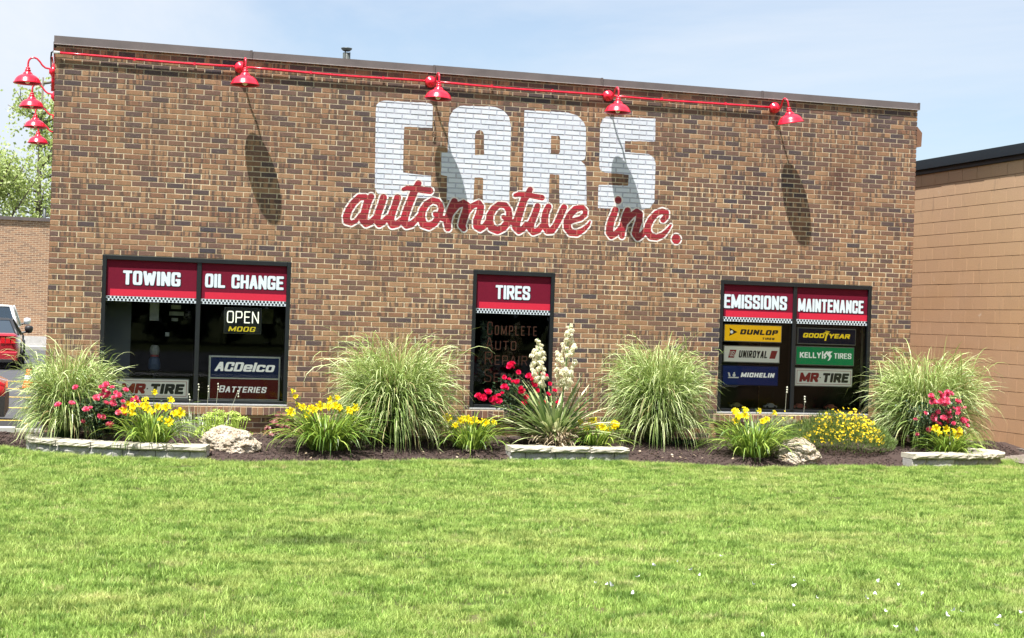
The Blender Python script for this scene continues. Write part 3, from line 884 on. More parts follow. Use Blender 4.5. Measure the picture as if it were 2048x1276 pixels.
def halo(t, at, F, g_, grow, m, dy=-0.0050):
    q = MB(); X_, Z_, dx_, dz_ = g_
    march(q, F+grow, X_[0,0], Z_[0,0], dx_, dz_, at.y+dy, 0.5)
    o = q.build('lettering_outline', m, t); o.location = -at
def ring(cx, cz, r0, r1, n=20):
    return [[(cx+r0*math.cos(a), cz+r0*math.sin(a)), (cx+r1*math.cos(a), cz+r1*math.sin(a)),
             (cx+r1*math.cos(b), cz+r1*math.sin(b)), (cx+r0*math.cos(b), cz+r0*math.sin(b))]
            for a, b in [(2*math.pi*k/n, 2*math.pi*(k+1)/n) for k in range(n)]]

SY = 0.100
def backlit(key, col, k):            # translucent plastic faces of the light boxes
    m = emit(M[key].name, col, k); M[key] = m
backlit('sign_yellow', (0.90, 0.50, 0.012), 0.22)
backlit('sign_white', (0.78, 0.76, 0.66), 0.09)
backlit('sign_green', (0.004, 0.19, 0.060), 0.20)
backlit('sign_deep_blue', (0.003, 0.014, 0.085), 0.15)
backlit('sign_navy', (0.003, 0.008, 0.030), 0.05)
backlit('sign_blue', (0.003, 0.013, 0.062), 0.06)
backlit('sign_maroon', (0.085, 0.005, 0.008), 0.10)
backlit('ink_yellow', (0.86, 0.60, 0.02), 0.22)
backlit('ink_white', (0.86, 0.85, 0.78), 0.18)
def mr_tire(x0, x1, z0, z1, label):
    t, at = sign('tyre_sign', x0, x1, z0, z1, SY, label, M['sign_white'], M['sign_frame'])
    H = z1-z0; W_ = x1-x0
    zz, hh = z0+H*0.24, H*0.50
    xa, xb, xc = x0+W_*0.075, x0+W_*0.42, x1-W_*0.06
    F, g_ = letters(t, at, 'lettering', 'MR', xa, zz, xb-xa, hh, M['ink_red'], 0.042, 0.034, shear=0.16, gap=0.15)
    F, g_ = letters(t, at, 'lettering', 'TIRE', xb+W_*0.045, zz, xc-xb-W_*0.045, hh, M['ink_black'], 0.042, 0.034, shear=0.16, gap=0.2)
    shape(t, at, 'star', [[(xb+W_*0.015+0.013*math.cos(math.pi*k/5+math.pi/2)*(1 if k % 2 == 0 else .45), zz+hh*0.5+0.013*math.sin(math.pi*k/5+math.pi/2)*(1 if k % 2 == 0 else .45)) for k in range(10)]], M['ink_black'])
    a, b_, c, d = x0+W_*0.035, x1-W_*0.035, z0+H*0.13, z1-H*0.13
    shape(t, at, 'border', [[(a,c),(b_,c),(b_,c+.005),(a,c+.005)], [(a,d-.005),(b_,d-.005),(b_,d),(a,d)], [(a,c+.005),(a+.005,c+.005),(a+.005,d-.005),(a,d-.005)], [(b_-.005,c+.005),(b_,c+.005),(b_,d-.005),(b_-.005,d-.005)]], M['ink_red'])
mr_tire(0.800, 1.672, 0.395, 0.640, 'white tire dealer sign low in the left window behind the rose and yellow lilies')
mr_tire(9.700, 10.571, 0.708, 0.962, 'white tire dealer sign under the green sign, lowest of the right window')

# open sign with a yellow brand name
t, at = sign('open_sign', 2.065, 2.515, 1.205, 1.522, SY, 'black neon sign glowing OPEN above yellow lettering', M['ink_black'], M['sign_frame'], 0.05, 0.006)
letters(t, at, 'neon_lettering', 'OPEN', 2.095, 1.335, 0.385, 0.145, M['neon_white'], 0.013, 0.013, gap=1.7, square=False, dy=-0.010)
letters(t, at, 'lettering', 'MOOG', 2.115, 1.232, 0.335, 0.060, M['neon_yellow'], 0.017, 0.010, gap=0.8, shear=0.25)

# battery sign
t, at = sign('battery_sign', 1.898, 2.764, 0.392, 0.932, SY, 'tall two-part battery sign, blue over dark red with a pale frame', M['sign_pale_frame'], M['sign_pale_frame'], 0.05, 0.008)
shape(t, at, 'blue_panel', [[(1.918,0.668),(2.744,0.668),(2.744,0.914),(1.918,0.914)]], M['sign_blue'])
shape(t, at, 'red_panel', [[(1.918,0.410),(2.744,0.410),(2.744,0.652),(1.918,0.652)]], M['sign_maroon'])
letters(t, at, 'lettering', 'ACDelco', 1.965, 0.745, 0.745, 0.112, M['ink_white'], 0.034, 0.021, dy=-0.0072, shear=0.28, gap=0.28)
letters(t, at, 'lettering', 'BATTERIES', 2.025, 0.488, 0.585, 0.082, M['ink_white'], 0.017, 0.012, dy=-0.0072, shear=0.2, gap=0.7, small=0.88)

# left column of the right window
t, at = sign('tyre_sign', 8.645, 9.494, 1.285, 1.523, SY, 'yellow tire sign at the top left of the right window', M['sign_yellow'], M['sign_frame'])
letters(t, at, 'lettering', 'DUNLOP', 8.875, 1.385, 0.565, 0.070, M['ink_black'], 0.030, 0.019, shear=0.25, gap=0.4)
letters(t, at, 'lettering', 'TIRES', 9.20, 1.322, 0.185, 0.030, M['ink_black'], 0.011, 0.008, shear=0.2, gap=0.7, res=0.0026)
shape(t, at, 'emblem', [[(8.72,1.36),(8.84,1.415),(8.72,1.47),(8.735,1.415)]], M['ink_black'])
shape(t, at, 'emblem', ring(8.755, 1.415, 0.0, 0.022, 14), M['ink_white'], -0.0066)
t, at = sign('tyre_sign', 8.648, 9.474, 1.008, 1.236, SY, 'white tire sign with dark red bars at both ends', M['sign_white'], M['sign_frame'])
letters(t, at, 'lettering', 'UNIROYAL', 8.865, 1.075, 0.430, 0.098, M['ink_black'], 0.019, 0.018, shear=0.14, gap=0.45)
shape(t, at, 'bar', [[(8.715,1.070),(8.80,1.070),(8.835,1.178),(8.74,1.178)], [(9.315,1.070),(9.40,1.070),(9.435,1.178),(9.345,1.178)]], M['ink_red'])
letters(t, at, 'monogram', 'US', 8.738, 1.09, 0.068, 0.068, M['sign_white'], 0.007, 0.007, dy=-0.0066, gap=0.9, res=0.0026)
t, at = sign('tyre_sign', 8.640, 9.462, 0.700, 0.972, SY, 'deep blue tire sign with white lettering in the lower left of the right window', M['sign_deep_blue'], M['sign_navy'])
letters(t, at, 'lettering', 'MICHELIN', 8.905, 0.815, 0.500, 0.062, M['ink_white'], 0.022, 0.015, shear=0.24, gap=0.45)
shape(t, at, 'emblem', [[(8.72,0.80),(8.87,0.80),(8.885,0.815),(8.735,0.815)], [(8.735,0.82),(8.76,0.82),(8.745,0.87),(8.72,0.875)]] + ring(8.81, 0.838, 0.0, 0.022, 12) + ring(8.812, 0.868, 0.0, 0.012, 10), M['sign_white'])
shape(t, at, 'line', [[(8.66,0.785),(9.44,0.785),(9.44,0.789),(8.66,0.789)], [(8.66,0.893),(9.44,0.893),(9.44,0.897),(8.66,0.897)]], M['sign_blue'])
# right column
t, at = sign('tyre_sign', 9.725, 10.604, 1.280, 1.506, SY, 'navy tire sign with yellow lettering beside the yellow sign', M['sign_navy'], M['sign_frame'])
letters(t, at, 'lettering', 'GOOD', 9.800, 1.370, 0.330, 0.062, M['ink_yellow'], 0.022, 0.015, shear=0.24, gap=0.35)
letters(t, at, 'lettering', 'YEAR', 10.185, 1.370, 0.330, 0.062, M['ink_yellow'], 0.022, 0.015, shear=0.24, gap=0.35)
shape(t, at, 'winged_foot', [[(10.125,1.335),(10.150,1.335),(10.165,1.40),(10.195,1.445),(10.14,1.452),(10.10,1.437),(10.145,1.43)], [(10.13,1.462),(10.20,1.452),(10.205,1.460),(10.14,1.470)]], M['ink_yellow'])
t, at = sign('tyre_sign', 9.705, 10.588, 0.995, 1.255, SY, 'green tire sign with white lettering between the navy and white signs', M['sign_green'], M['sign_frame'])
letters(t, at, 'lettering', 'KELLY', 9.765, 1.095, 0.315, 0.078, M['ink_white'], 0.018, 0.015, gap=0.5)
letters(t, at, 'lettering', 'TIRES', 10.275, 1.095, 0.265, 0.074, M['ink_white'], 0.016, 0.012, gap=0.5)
shape(t, at, 'emblem', [[(10.095,1.09),(10.115,1.09),(10.115,1.19),(10.095,1.19)], [(10.115,1.14),(10.16,1.19),(10.19,1.19),(10.145,1.135),(10.165,1.125),(10.14,1.085),(10.12,1.10),(10.135,1.12)], [(10.165,1.16),(10.20,1.19),(10.255,1.19),(10.225,1.165),(10.22,1.15),(10.245,1.13),(10.215,1.075),(10.18,1.06),(10.205,1.10),(10.20,1.12),(10.175,1.14)]], M['ink_white'])

# dim neon lettering in the middle window: a rack of glass tubes
t = thing('neon_sign', (5.70, SY, 0.68), 'unlit neon tube sign reading Complete Auto Repair Service in the narrow window', 'sign')
at = Vector((5.70, SY, 0.68))
for (w_, x0, x1, z0, z1) in (('COMPLETE', 5.38, 6.04, 1.282, 1.449), ('AUTO', 5.367, 5.771, 1.092, 1.250), ('REPAIR', 5.36, 5.925, 0.900, 1.065), ('SERVICE', 5.361, 5.99, 0.680, 0.841)):
    o, F, g_ = text_mesh('neon_lettering', w_, x0, z0, x1-x0, z1-z0, SY, M['neon_dim'], t, 0.012, 0.012, res=0.0036, gap=2.6, small=0.74, square=False)
    o.location = -at
    q = MB(); q.box(x0-0.01, x1+0.01, SY+0.03, SY+0.036, z0+0.02, z0+0.026); q.box(x0-0.01, x1+0.01, SY+0.03, SY+0.036, z1-0.06, z1-0.054)
    o = q.build('support_rail', M['ink_black'], t); o.location = -at
# a hanging vine left of the neon words
M['house_plant'] = leaf_mat('house_plant_leaf', (0.03,0.05,0.035), (0.07,0.11,0.07))
q = MB()
vr = random.Random(2)
for s_ in range(3):
    x, z = 5.36+0.05*s_, 1.47
    pts = []
    for k in range(26):
        pts.append(Vector((x, 0.30, z))); x += vr.uniform(-0.02, 0.013); z -= 0.028
        for _ in range(2):
            a = vr.uniform(0, 6.28); L = vr.uniform(0.02, 0.04); c = Vector((x+vr.uniform(-.03,.03), 0.30+vr.uniform(-.03,.03), z))
            d = Vector((math.cos(a), -0.3, math.sin(a)))*L; e = Vector((-math.sin(a), 0.1, math.cos(a)))*L*0.5
            q.add([tuple(c-d), tuple(c+e), tuple(c+d), tuple(c-e)], [(0,1,2,3)], vr.random())
    q.tube(pts, 0.003, 4)
o = q.build('trailing_plant', M['house_plant'])
tag(o, 'dim trailing house plant hanging beside the neon words', 'plant')
# things dimly seen in the left pane: notices, a hanging bag, a gumball figure, a framed picture, toys on the right sill
M['paper'] = simple('dull_paper', (0.32, 0.33, 0.33), 0.7, var=0.25, scale=14)
def flat_thing(name, x0, x1, z0, z1, y, m, label, cat, group=None):
    q = MB(); q.bbox(x0, x1, y, y+0.006, z0, z1, 0.001)
    o = q.build(name, m); o.location = (0, 0, 0)
    return tag(o, label, cat, group)
flat_thing('notice', 1.20, 1.31, 1.33, 1.55, 0.5, M['paper'], 'pale paper notice hanging in the left pane, left of the others', 'notice')
for (a, b_, c, d, l_) in ((1.46,1.58,1.48,1.53,'upper of the small pale notices inside the left pane'),(1.44,1.62,1.40,1.45,'wide middle notice inside the left pane'),(1.47,1.55,1.33,1.37,'lower small notice inside the left pane'),(1.40,1.45,1.14,1.19,'tiny white card in the middle of the left pane')):
    flat_thing('notice', a, b_, c, d, 0.62, M['paper'], l_, 'notice')
flat_thing('framed_picture', 2.62, 2.76, 1.33, 1.52, 0.9, simple('picture_face', (0.16,0.15,0.09), 0.5, var=0.5, scale=12), 'dim framed picture to the right of the open sign', 'picture')
fig = thing('window_figurine', (1.27, 0.45, 0.70), 'small white and blue figure with a red scarf inside the left pane', 'figurine')
q = MB(); q.lathe([(0.0,0.33),(0.04,0.33),(0.055,0.30),(0.06,0.26),(0.05,0.22),(0.03,0.20)], 12); q.build('head', simple('figure_white', (0.22,0.22,0.21), 0.5), fig)
q = MB(); q.lathe([(0.03,0.20),(0.06,0.17),(0.075,0.10),(0.07,0.04),(0.04,0.02)], 12); q.build('body', simple('figure_blue', (0.03,0.06,0.12), 0.5), fig)
q = MB(); q.lathe([(0.034,0.205),(0.05,0.215),(0.05,0.19),(0.034,0.195)], 12); q.build('scarf', simple('figure_red', (0.25,0.03,0.03), 0.5), fig)
q = MB(); q.lathe([(0.02,-0.66),(0.02,0.0),(0.09,0.01),(0.09,0.02),(0.0,0.02)], 12); q.build('stand', M['ink_black'], fig)
M['toy_a'] = simple('toy_car_olive', (0.22, 0.20, 0.07), 0.4); M['toy_b'] = simple('toy_car_grey', (0.30, 0.31, 0.30), 0.35); M['toy_c'] = simple('toy_car_red', (0.28, 0.06, 0.04), 0.4)
M['tyre'] = simple('tyre_rubber', (0.018, 0.018, 0.019), 0.8)
def toy(x, m, label):
    t = thing('toy_car', (x, 0.20, 0.40), label, 'toy', 'toy cars on the right window sill')
    q = MB(); pr = [(-.09,.012),(-.09,.035),(-.05,.042),(-.025,.066),(.03,.066),(.055,.042),(.09,.034),(.09,.012)]
    n = len(pr); q.add([(a,-.03,b_) for a,b_ in pr]+[(a,.03,b_) for a,b_ in pr], [tuple(range(n)), tuple(range(2*n-1,n-1,-1))]+[(i,(i+1)%n+0,(i+1)%n+n,i+n) for i in range(n)])
    q.build('body', m, t)
    for sx in (-.055,.055):
        w_ = MB(); w_.lathe([(0,-.034),(.017,-.034),(.017,.034),(0,.034)], 12, (sx,0,.016), axis='y'); w_.build('wheel', M['tyre'], t)
toy(8.90, M['toy_a'], 'small olive toy car low in the right window, leftmost')
toy(9.40, M['toy_b'], 'small grey toy car low in the right window, nearest the mullion on its left')
toy(9.83, M['toy_c'], 'small red toy car just right of the mullion of the right window')
toy(10.30, M['toy_c'], 'small red toy car at the far right of the right window sill')
q = MB(); q.box(0.28, WALL_W-0.28, 0.262, 0.33, 0.30, 0.398)
q2 = under_shop(q.build('inner_ledge', M['room']))
# ------------------------------------------------------------------ lamps
def red_mat():
    m, nt, b, out = new_mat('glossy_red_enamel')
    b.inputs['Base Color'].default_value = (0.66, 0.008, 0.030, 1)
    b.inputs['Roughness'].default_value = 0.28
    b.inputs['Coat Weight'].default_value = 0.5
    n = noise(nt, wpos(nt), 20.0, 3.0)
    nt.links.new(mixc(nt, ramp(nt, n, 0.3, 0.7), (0.56,0.006,0.026), (0.72,0.012,0.040)), b.inputs['Base Color'])
    return m
M['red'] = red_mat()
M['shade_inside'] = simple('shade_inside', (0.30, 0.006, 0.018), 0.5)
M['bulb'] = simple('warm_glass_bulb', (0.9, 0.78, 0.55), 0.15, coat=0.6)
def make_lamp(name, label, group):
    t = thing(name, (0, 0, 0), label, 'lamp', group)
    # outwards is -y; z = 0 at the middle of the mounting plate
    q = MB(); q.lathe([(0.0,0.0),(0.072,0.0),(0.072,-0.045),(0.064,-0.058),(0.040,-0.068),(0.030,-0.085),(0.0,-0.085)], 20, axis='y'); q.build('mounting_plate', M['red'], t, True)
    pts = [(0,-0.05,0),(0,-0.09,-0.002),(0,-0.13,0.004),(0,-0.17,0.035),(0,-0.20,0.078),(0,-0.235,0.112),(0,-0.272,0.124),(0,-0.312,0.112),(0,-0.335,0.082),(0,-0.342,0.045),(0,-0.342,0.0)]
    P = []
    for i in range(len(pts)-1):
        for k in range(3):
            f = k/3.0; P.append(tuple(pts[i][j]*(1-f)+pts[i+1][j]*f for j in range(3)))
    P.append(pts[-1])
    q = MB(); q.tube(P, 0.0115, 8); q.build('arm', M['red'], t, True)
    c = (0, -0.342, -0.012)
    q = MB(); q.lathe([(0.012,0.012),(0.026,0.006),(0.029,-0.006),(0.022,-0.014),(0.034,-0.022),(0.038,-0.036),(0.030,-0.044),(0.050,-0.058),(0.062,-0.078),(0.064,-0.088)], 24, c); q.build('socket_cup', M['red'], t, True)
    q = MB(); q.lathe([(0.056,-0.080),(0.078,-0.088),(0.108,-0.103),(0.134,-0.125),(0.152,-0.150),(0.165,-0.180),(0.177,-0.194),(0.175,-0.199),(0.160,-0.186),(0.146,-0.156),(0.128,-0.132),(0.103,-0.111),(0.060,-0.094),(0.0,-0.090)], 36, c)
    s_ = q.build('shade', M['red'], t, True)
    s_.data.materials.append(M['shade_inside'])
    n = 36; s_.data.polygons.foreach_set('material_index', [1 if i >= 8*n else 0 for i in range(len(s_.data.polygons))])
    q = MB(); q.lathe([(0.0,-0.095),(0.018,-0.11),(0.030,-0.14),(0.034,-0.165),(0.028,-0.188),(0.014,-0.200),(0.0,-0.204)], 16, c); q.build('bulb', M['bulb'], t, True)
    return t
GF = 'red gooseneck lamps along the front wall'
lab = ['red gooseneck lamp on the front wall above the left window', 'red gooseneck lamp above the painted letters C and A', 'red gooseneck lamp above the painted letter S', 'tilted red gooseneck lamp at the right end of the pipe']
lamp = make_lamp('gooseneck_lamp', lab[0], GF)
for i, (x, z, rz, ry) in enumerate(((2.148, 4.425, 0.03, 0.0), (4.505, 4.424, 0.06, 0.03), (6.86, 4.416, 0.04, 0.02), (9.215, 4.422, 0.0, 0.0))):
    o = lamp if i == 0 else copy_tree(lamp)
    o.location = (x, -0.004, z); o.rotation_euler = (0, 0, rz); o['label'] = lab[i]; o['group'] = GF
    for c in children(o):
        if c.name.split('.')[0] != 'mounting_plate':
            c.rotation_euler = (0, ry, 0); c.location = (0.018, 0, -0.045)
            if i == 3: c.rotation_euler = (0.02, -0.20, 0.10); c.location = (0.02, 0, -0.02)
GS = 'red gooseneck lamps along the left side wall'
lab = ['nearest of the red lamps sticking out of the left side wall, topmost', 'second red lamp down on the left side wall', 'third red lamp down on the left side wall, in front of the treetop', 'lowest and farthest red lamp on the left side wall']
for i, y in enumerate((1.6, 4.05, 6.6, 9.1)):
    o = copy_tree(lamp)
    o.location = (-0.004, y, 4.45); o.rotation_euler = (0, 0, -math.pi/2)
    o['label'] = lab[i]; o['group'] = GS
    for c in children(o):
        c.rotation_euler = (0, 0, 0)
        if c.name.split('.')[0] != 'mounting_plate': c.location = (0, 0, 0.035)
# red conduit feeding them
cd = thing('conduit', (0, -0.040, 4.435), 'red painted conduit running along the top of the front wall', 'pipe')
xs_c = [0.05, 2.10, 4.46, 6.81, 9.16]
zz_c = [4.437, 4.430, 4.428, 4.420, 4.424]
for i in range(4):
    q = MB()
    n = 8; pts = []
    for k in range(n+1):
        f = k/n; x = (xs_c[i] + (0.08 if i else 0))*(1-f) + xs_c[i+1]*f
        pts.append((x, 0.0, (zz_c[i]*(1-f)+zz_c[i+1]*f) - 4.435 - 0.008*math.sin(math.pi*f) + 0.003*math.sin(7*f+i)))
    q.tube(pts, 0.0142, 8); q.build('pipe', M['red'], cd, True)
for x in (0.9, 1.6, 3.0, 3.9, 5.3, 6.1, 7.6, 8.5):
    q = MB(); q.box(x-0.012, x+0.012, -0.016, 0.018, -0.026, 0.010); q.build('pipe_strap', M['red'], cd)
M['white_pvc'] = simple('white_fitting', (0.6,0.6,0.58), 0.5)
q = MB(); q.tube([(-0.02,0,0.004),(0.05,0,0.002)], 0.018, 10); q.build('end_fitting', M['white_pvc'], cd, True)
q = MB(); q.tube([(-0.02,0,0.017),(-0.045,0.01,0.0),(-0.05,0.06,-0.06),(-0.05,0.5,-0.10)], 0.010, 6); q.build('cable', M['ink_black'], cd, True)
sp = MB(); sp.tube([(-0.04,0.3,4.43),(-0.04,1.45,4.50)], 0.010, 8)
sp.tube([(-0.03,1.60,4.20),(-0.03,1.60,4.55)], 0.030, 8)
sp.tube([(-0.03,1.6,4.40),(-0.03,9.2,4.40)], 0.012, 8)
tag(sp.build('side_conduit', M['red'], None, True), 'red conduit on the left side wall behind the side lamps', 'pipe')
# loose wire hanging by the C
q = MB(); q.tube([(4.553,-0.02,3.97),(4.575,-0.025,3.93),(4.582,-0.03,3.87),(4.578,-0.03,3.82),(4.560,-0.03,3.79),(4.548,-0.03,3.765),(4.565,-0.03,3.742),(4.585,-0.03,3.75),(4.580,-0.03,3.775),(4.56,-0.03,3.77)], 0.0045, 6)
tag(q.build('loose_wire', M['ink_black'], None, True), 'short loose black wire hanging beside the painted letter C', 'wire')
# roof vent
M['vent'] = simple('dark_vent_metal', (0.055,0.065,0.06), 0.5, var=0.3)
def vent(x, y, z, h, label):
    t = thing('vent_pipe', (x, y, z), label, 'vent')
    q = MB(); q.lathe([(0.052,0),(0.052,h*0.88),(0.045,h*0.88),(0.045,0)], 16); q.build('pipe', M['vent'], t, True)
    q = MB(); q.lathe([(0.050,h*0.905),(0.078,h*0.930),(0.080,h*0.942),(0.0,h*0.952)], 16); q.build('cap', M['vent'], t, True)
    for k in range(3):
        a = 2.1*k; b_ = MB(); b_.box(0.048*math.cos(a)-.008, 0.048*math.cos(a)+.008, 0.048*math.sin(a)-.008, 0.048*math.sin(a)+.008, h*0.78, h*0.89); b_.build('bracket', M['vent'], t)
    return t
vent(3.948, 3.0, 4.25, 1.10, 'dark capped vent pipe rising above the roof edge')
vent(-0.62, 37.5, 4.3, 0.65, 'small vent pipe on the low roof far behind at the left')

# ------------------------------------------------------------------ ground
def lawn_z(x, y):
    t = min(1.0, max(0.0, (-y-2.2)/3.5))
    return -0.182 - 0.030*t
EDGE = [(-0.62,0.0),(-0.35,-0.50),(-0.12,-0.80),(0.0,-0.95),(0.22,-1.18),(0.5,-1.39),(0.85,-1.56),(1.25,-1.70),(1.73,-1.82),(1.79,-2.02),(2.52,-1.97),(3.3,-1.91),(4.21,-1.72),(5.19,-1.70),(5.24,-1.58),(6.70,-1.62),(6.76,-1.80),(7.41,-2.1),(7.92,-2.36),(8.67,-2.2),(9.42,-2.06),(10.17,-2.12),(10.23,-2.06),(11.0,-2.05),(11.42,-1.95),(11.66,-1.75),(11.9,-1.3),(12.3,-1.0),(13.2,-0.6)]
def edge_y(x):
    for (a, b_), (c, d) in zip(EDGE[:-1], EDGE[1:]):
        if a <= x <= c: return b_ + (d-b_)*(x-a)/(c-a)
    return EDGE[0][1] if x < EDGE[0][0] else EDGE[-1][1]
def bed_z(x, y):
    e = edge_y(x)
    t = max(0.0, min(1.0, y/e if e < -0.05 else 1.0))
    return -0.015 - 0.15*t**1.9
def soil_z(x, y):
    for (ax, bx, yy) in ((-0.05, 1.72, -1.5), (5.26, 6.68, -1.7), (10.25, 11.75, -1.95)):
        if ax < x < bx and y < -0.5: return max(bed_z(x, y), -0.055)
    return bed_z(x, y)

def lawn_ground():
    m, nt, b, out = new_mat('lawn_soil')
    n = noise(nt, wpos(nt), 30.0, 4.0)
    n2 = noise(nt, wpos(nt), 0.8, 3.0)
    col = mixc(nt, ramp(nt, n, 0.3, 0.7), (0.035,0.055,0.012), (0.085,0.09,0.035))
    col = mixc(nt, ramp(nt, n2, 0.55, 0.75, 0.0, 0.6), col, (0.22,0.19,0.09))
    nt.links.new(col, b.inputs['Base Color']); b.inputs['Roughness'].default_value = 1.0
    b.inputs['Specular IOR Level'].default_value = 0.1
    bump(nt, b, n, 0.6, 0.02)
    return m
M['lawn_soil'] = lawn_ground()
q = MB()
gx = [-300,-120,-50,-20,-10,-5,-3,-2,-1] + [i*0.5 for i in range(0, 30)] + [16,20,30,60,140,300]
gy = [-300,-120,-60,-40,-34,-20,-16,-13] + [-11+i*0.5 for i in range(0, 25)]
gy = [y for y in gy if y <= 0.6]
vs_ = []
for y in gy:
    for x in gx:
        z = lawn_z(x, y)
        if y > edge_y(x) + 0.05: z = min(z, bed_z(x, y) - 0.10)
        vs_.append((x, y, z))
fs_ = [(j*len(gx)+i, j*len(gx)+i+1, (j+1)*len(gx)+i+1, (j+1)*len(gx)+i) for j in range(len(gy)-1) for i in range(len(gx)-1)]
q.add(vs_, fs_)
tag(q.build('lawn_ground', M['lawn_soil'], None, True), kind='structure')
# the land around and beyond
M['far_ground'] = simple('far_ground', (0.13,0.15,0.07), 1.0, scale=0.5)
q = MB(); q.add([(-300,0.6,-0.30),(300,0.6,-0.30),(300,500,-0.30),(-300,500,-0.30)], [(0,1,2,3)])
tag(q.build('ground', M['far_ground']), kind='structure')
q = MB(); q.add([(-600,-900,-0.35),(600,-900,-0.35),(600,-299,-0.35),(-600,-299,-0.35)], [(0,1,2,3)])
tag(q.build('far_field', M['far_ground']), kind='structure')
def asphalt(name, c):
    m, nt, b, out = new_mat(name)
    n = noise(nt, wpos(nt), 120.0, 3.0); n2 = noise(nt, wpos(nt), 0.7, 4.0)
    col = mixc(nt, ramp(nt, n, 0.3, 0.7), tuple(v*0.75 for v in c), tuple(v*1.3 for v in c))
    col = mixc(nt, ramp(nt, n2, 0.4, 0.65, 0.0, 0.4), col, tuple(v*1.7 for v in c))
    nt.links.new(col, b.inputs['Base Color']); b.inputs['Roughness'].default_value = 0.85
    bump(nt, b, n, 0.5, 0.004)
    return m
M['asphalt'] = asphalt('asphalt', (0.052,0.054,0.060))
q = MB(); q.add([(-60,0.62,-0.055),(-0.02,0.62,-0.055),(-0.02,34.6,-0.015),(-60,34.6,-0.015)], [(0,1,2,3)])
tag(q.build('car_park', M['asphalt']), kind='structure')
M['concrete'] = simple('pale_concrete', (0.40,0.39,0.37), 0.9, var=0.15, scale=8, bmp=0.3)
q = MB(); q.box(-60, -0.33, 0.36, 0.62, -0.25, 0.005); q.box(-0.33, -0.03, 0.5, 0.62, -0.25, -0.02)
tag(q.build('kerb', M['concrete']), kind='structure')
q = MB(); q.box(-60, -0.02, 34.8, 36.0, -0.3, 0.10)
tag(q.build('far_pavement', M['concrete']), kind='structure')
q = MB(); q.add([(-300,-44,-0.20),(300,-44,-0.20),(300,-24,-0.20),(-300,-24,-0.20)], [(0,1,2,3)])
tag(q.build('road', M['asphalt']), kind='structure')
q = MB(); q.add([(-300,-22.6,-0.196),(300,-22.6,-0.196),(300,-21,-0.196),(-300,-21,-0.196)], [(0,1,2,3)])
tag(q.build('pavement', M['concrete']), kind='structure')
M['yellow_line'] = simple('worn_yellow_line', (0.62,0.44,0.10), 0.8, var=0.3, scale=20)
q = MB()
for (y0, y1) in ((0.78,0.84),(1.36,1.46),(1.85,1.95),(4.9,5.05),(7.6,7.75),(10.2,10.35),(13.0,13.15)):
    z0 = -0.055 + 0.04*(y0-0.62)/34 + 0.004
    q.add([(-5.5,y0,z0),(-0.16,y0,z0),(-0.16,y1,z0+.0001),(-5.5,y1,z0+.0001)], [(0,1,2,3)])
tag(q.build('parking_lines', M['yellow_line']), kind='structure')
# gravel strip and footing along the neighbouring wall
def gravel_mat():
    m, nt, b, out = new_mat('gravel')
    v = nd(nt, 'ShaderNodeTexVoronoi', Scale=45.0); nt.links.new(wpos(nt), v.inputs['Vector'])
    col = mixc(nt, ramp(nt, v.outputs['Distance'], 0.0, 0.6), (0.42,0.36,0.30), (0.10,0.08,0.07))
    nt.links.new(col, b.inputs['Base Color']); b.inputs['Roughness'].default_value = 0.95
    bump(nt, b, v.outputs['Distance'], 0.8, 0.01)
    return m
M['gravel'] = gravel_mat()

# ------------------------------------------------------------------ mulch bed
def mulch_mat():
    m, nt, b, out = new_mat('mulch')
    t = attr(nt, 'tone').outputs['Fac']
    n = noise(nt, wpos(nt), 60.0, 4.0, 0.7)
    col = mixc(nt, t, (0.030,0.018,0.014), (0.125,0.075,0.060))
    col = mixc(nt, ramp(nt, n, 0.35, 0.7, 0.5, 0.0), col, (0.012,0.008,0.007))
    nt.links.new(col, b.inputs['Base Color']); b.inputs['Roughness'].default_value = 0.95
    bump(nt, b, n, 0.7, 0.01)
    return m
M['mulch'] = mulch_mat()
q = MB()
nx_, ny_ = 210, 30
vs_ = []
for i in range(nx_+1):
    x = -0.55 + 13.6*i/nx_
    e = edge_y(x)
    for j in range(ny_+1):
        y = 0.02 + (e-0.02-0.02*math.sin(x*9)-0.02*math.sin(x*23))*j/ny_
        z = soil_z(x, y) + 0.016*mnoise.noise(Vector((x*7, y*7, 0))) + 0.03*mnoise.noise(Vector((x*1.7, y*1.7, 4)))
        if j == ny_: z = lawn_z(x, y) - 0.05
        if j == ny_-1 and soil_z(x, y) > -0.08: z -= 0.04
        vs_.append((x, y, z))
q.add(vs_, [(i*(ny_+1)+j, (i+1)*(ny_+1)+j, (i+1)*(ny_+1)+j+1, i*(ny_+1)+j+1)[::-1] for i in range(nx_) for j in range(ny_)], 0.3)
tag(q.build('mulch_bed', M['mulch'], None, True), kind='structure')
q = MB(); mr = random.Random(8)
for _ in range(26000):
    x = mr.uniform(-0.5, 12.7); e = edge_y(x)
    y = mr.uniform(e-0.01, -0.02)
    if mr.random() > 0.35 + 0.65*(y/e): continue
    z = soil_z(x, y) + 0.016*mnoise.noise(Vector((x*7, y*7, 0))) + 0.03*mnoise.noise(Vector((x*1.7, y*1.7, 4))) + mr.uniform(0.0, 0.012)
    a = mr.uniform(0, 6.28); L = mr.uniform(0.008, 0.030); w_ = mr.uniform(0.003, 0.007); p = mr.uniform(-0.5, 0.5)
    d = Vector((math.cos(a)*math.cos(p), math.sin(a)*math.cos(p), math.sin(p)))*L
    s_ = Vector((-math.sin(a), math.cos(a), mr.uniform(-.5,.5)))*w_
    u = Vector((0,0,1))*w_*0.9
    c = Vector((x, y, z))
    q.add([tuple(c-d-s_), tuple(c-d*0.8+s_), tuple(c+d*1.0+s_*0.4), tuple(c+d*0.9-s_), tuple(c+u)], [(0,1,4),(1,2,4),(2,3,4),(3,0,4)], mr.random()**1.5)
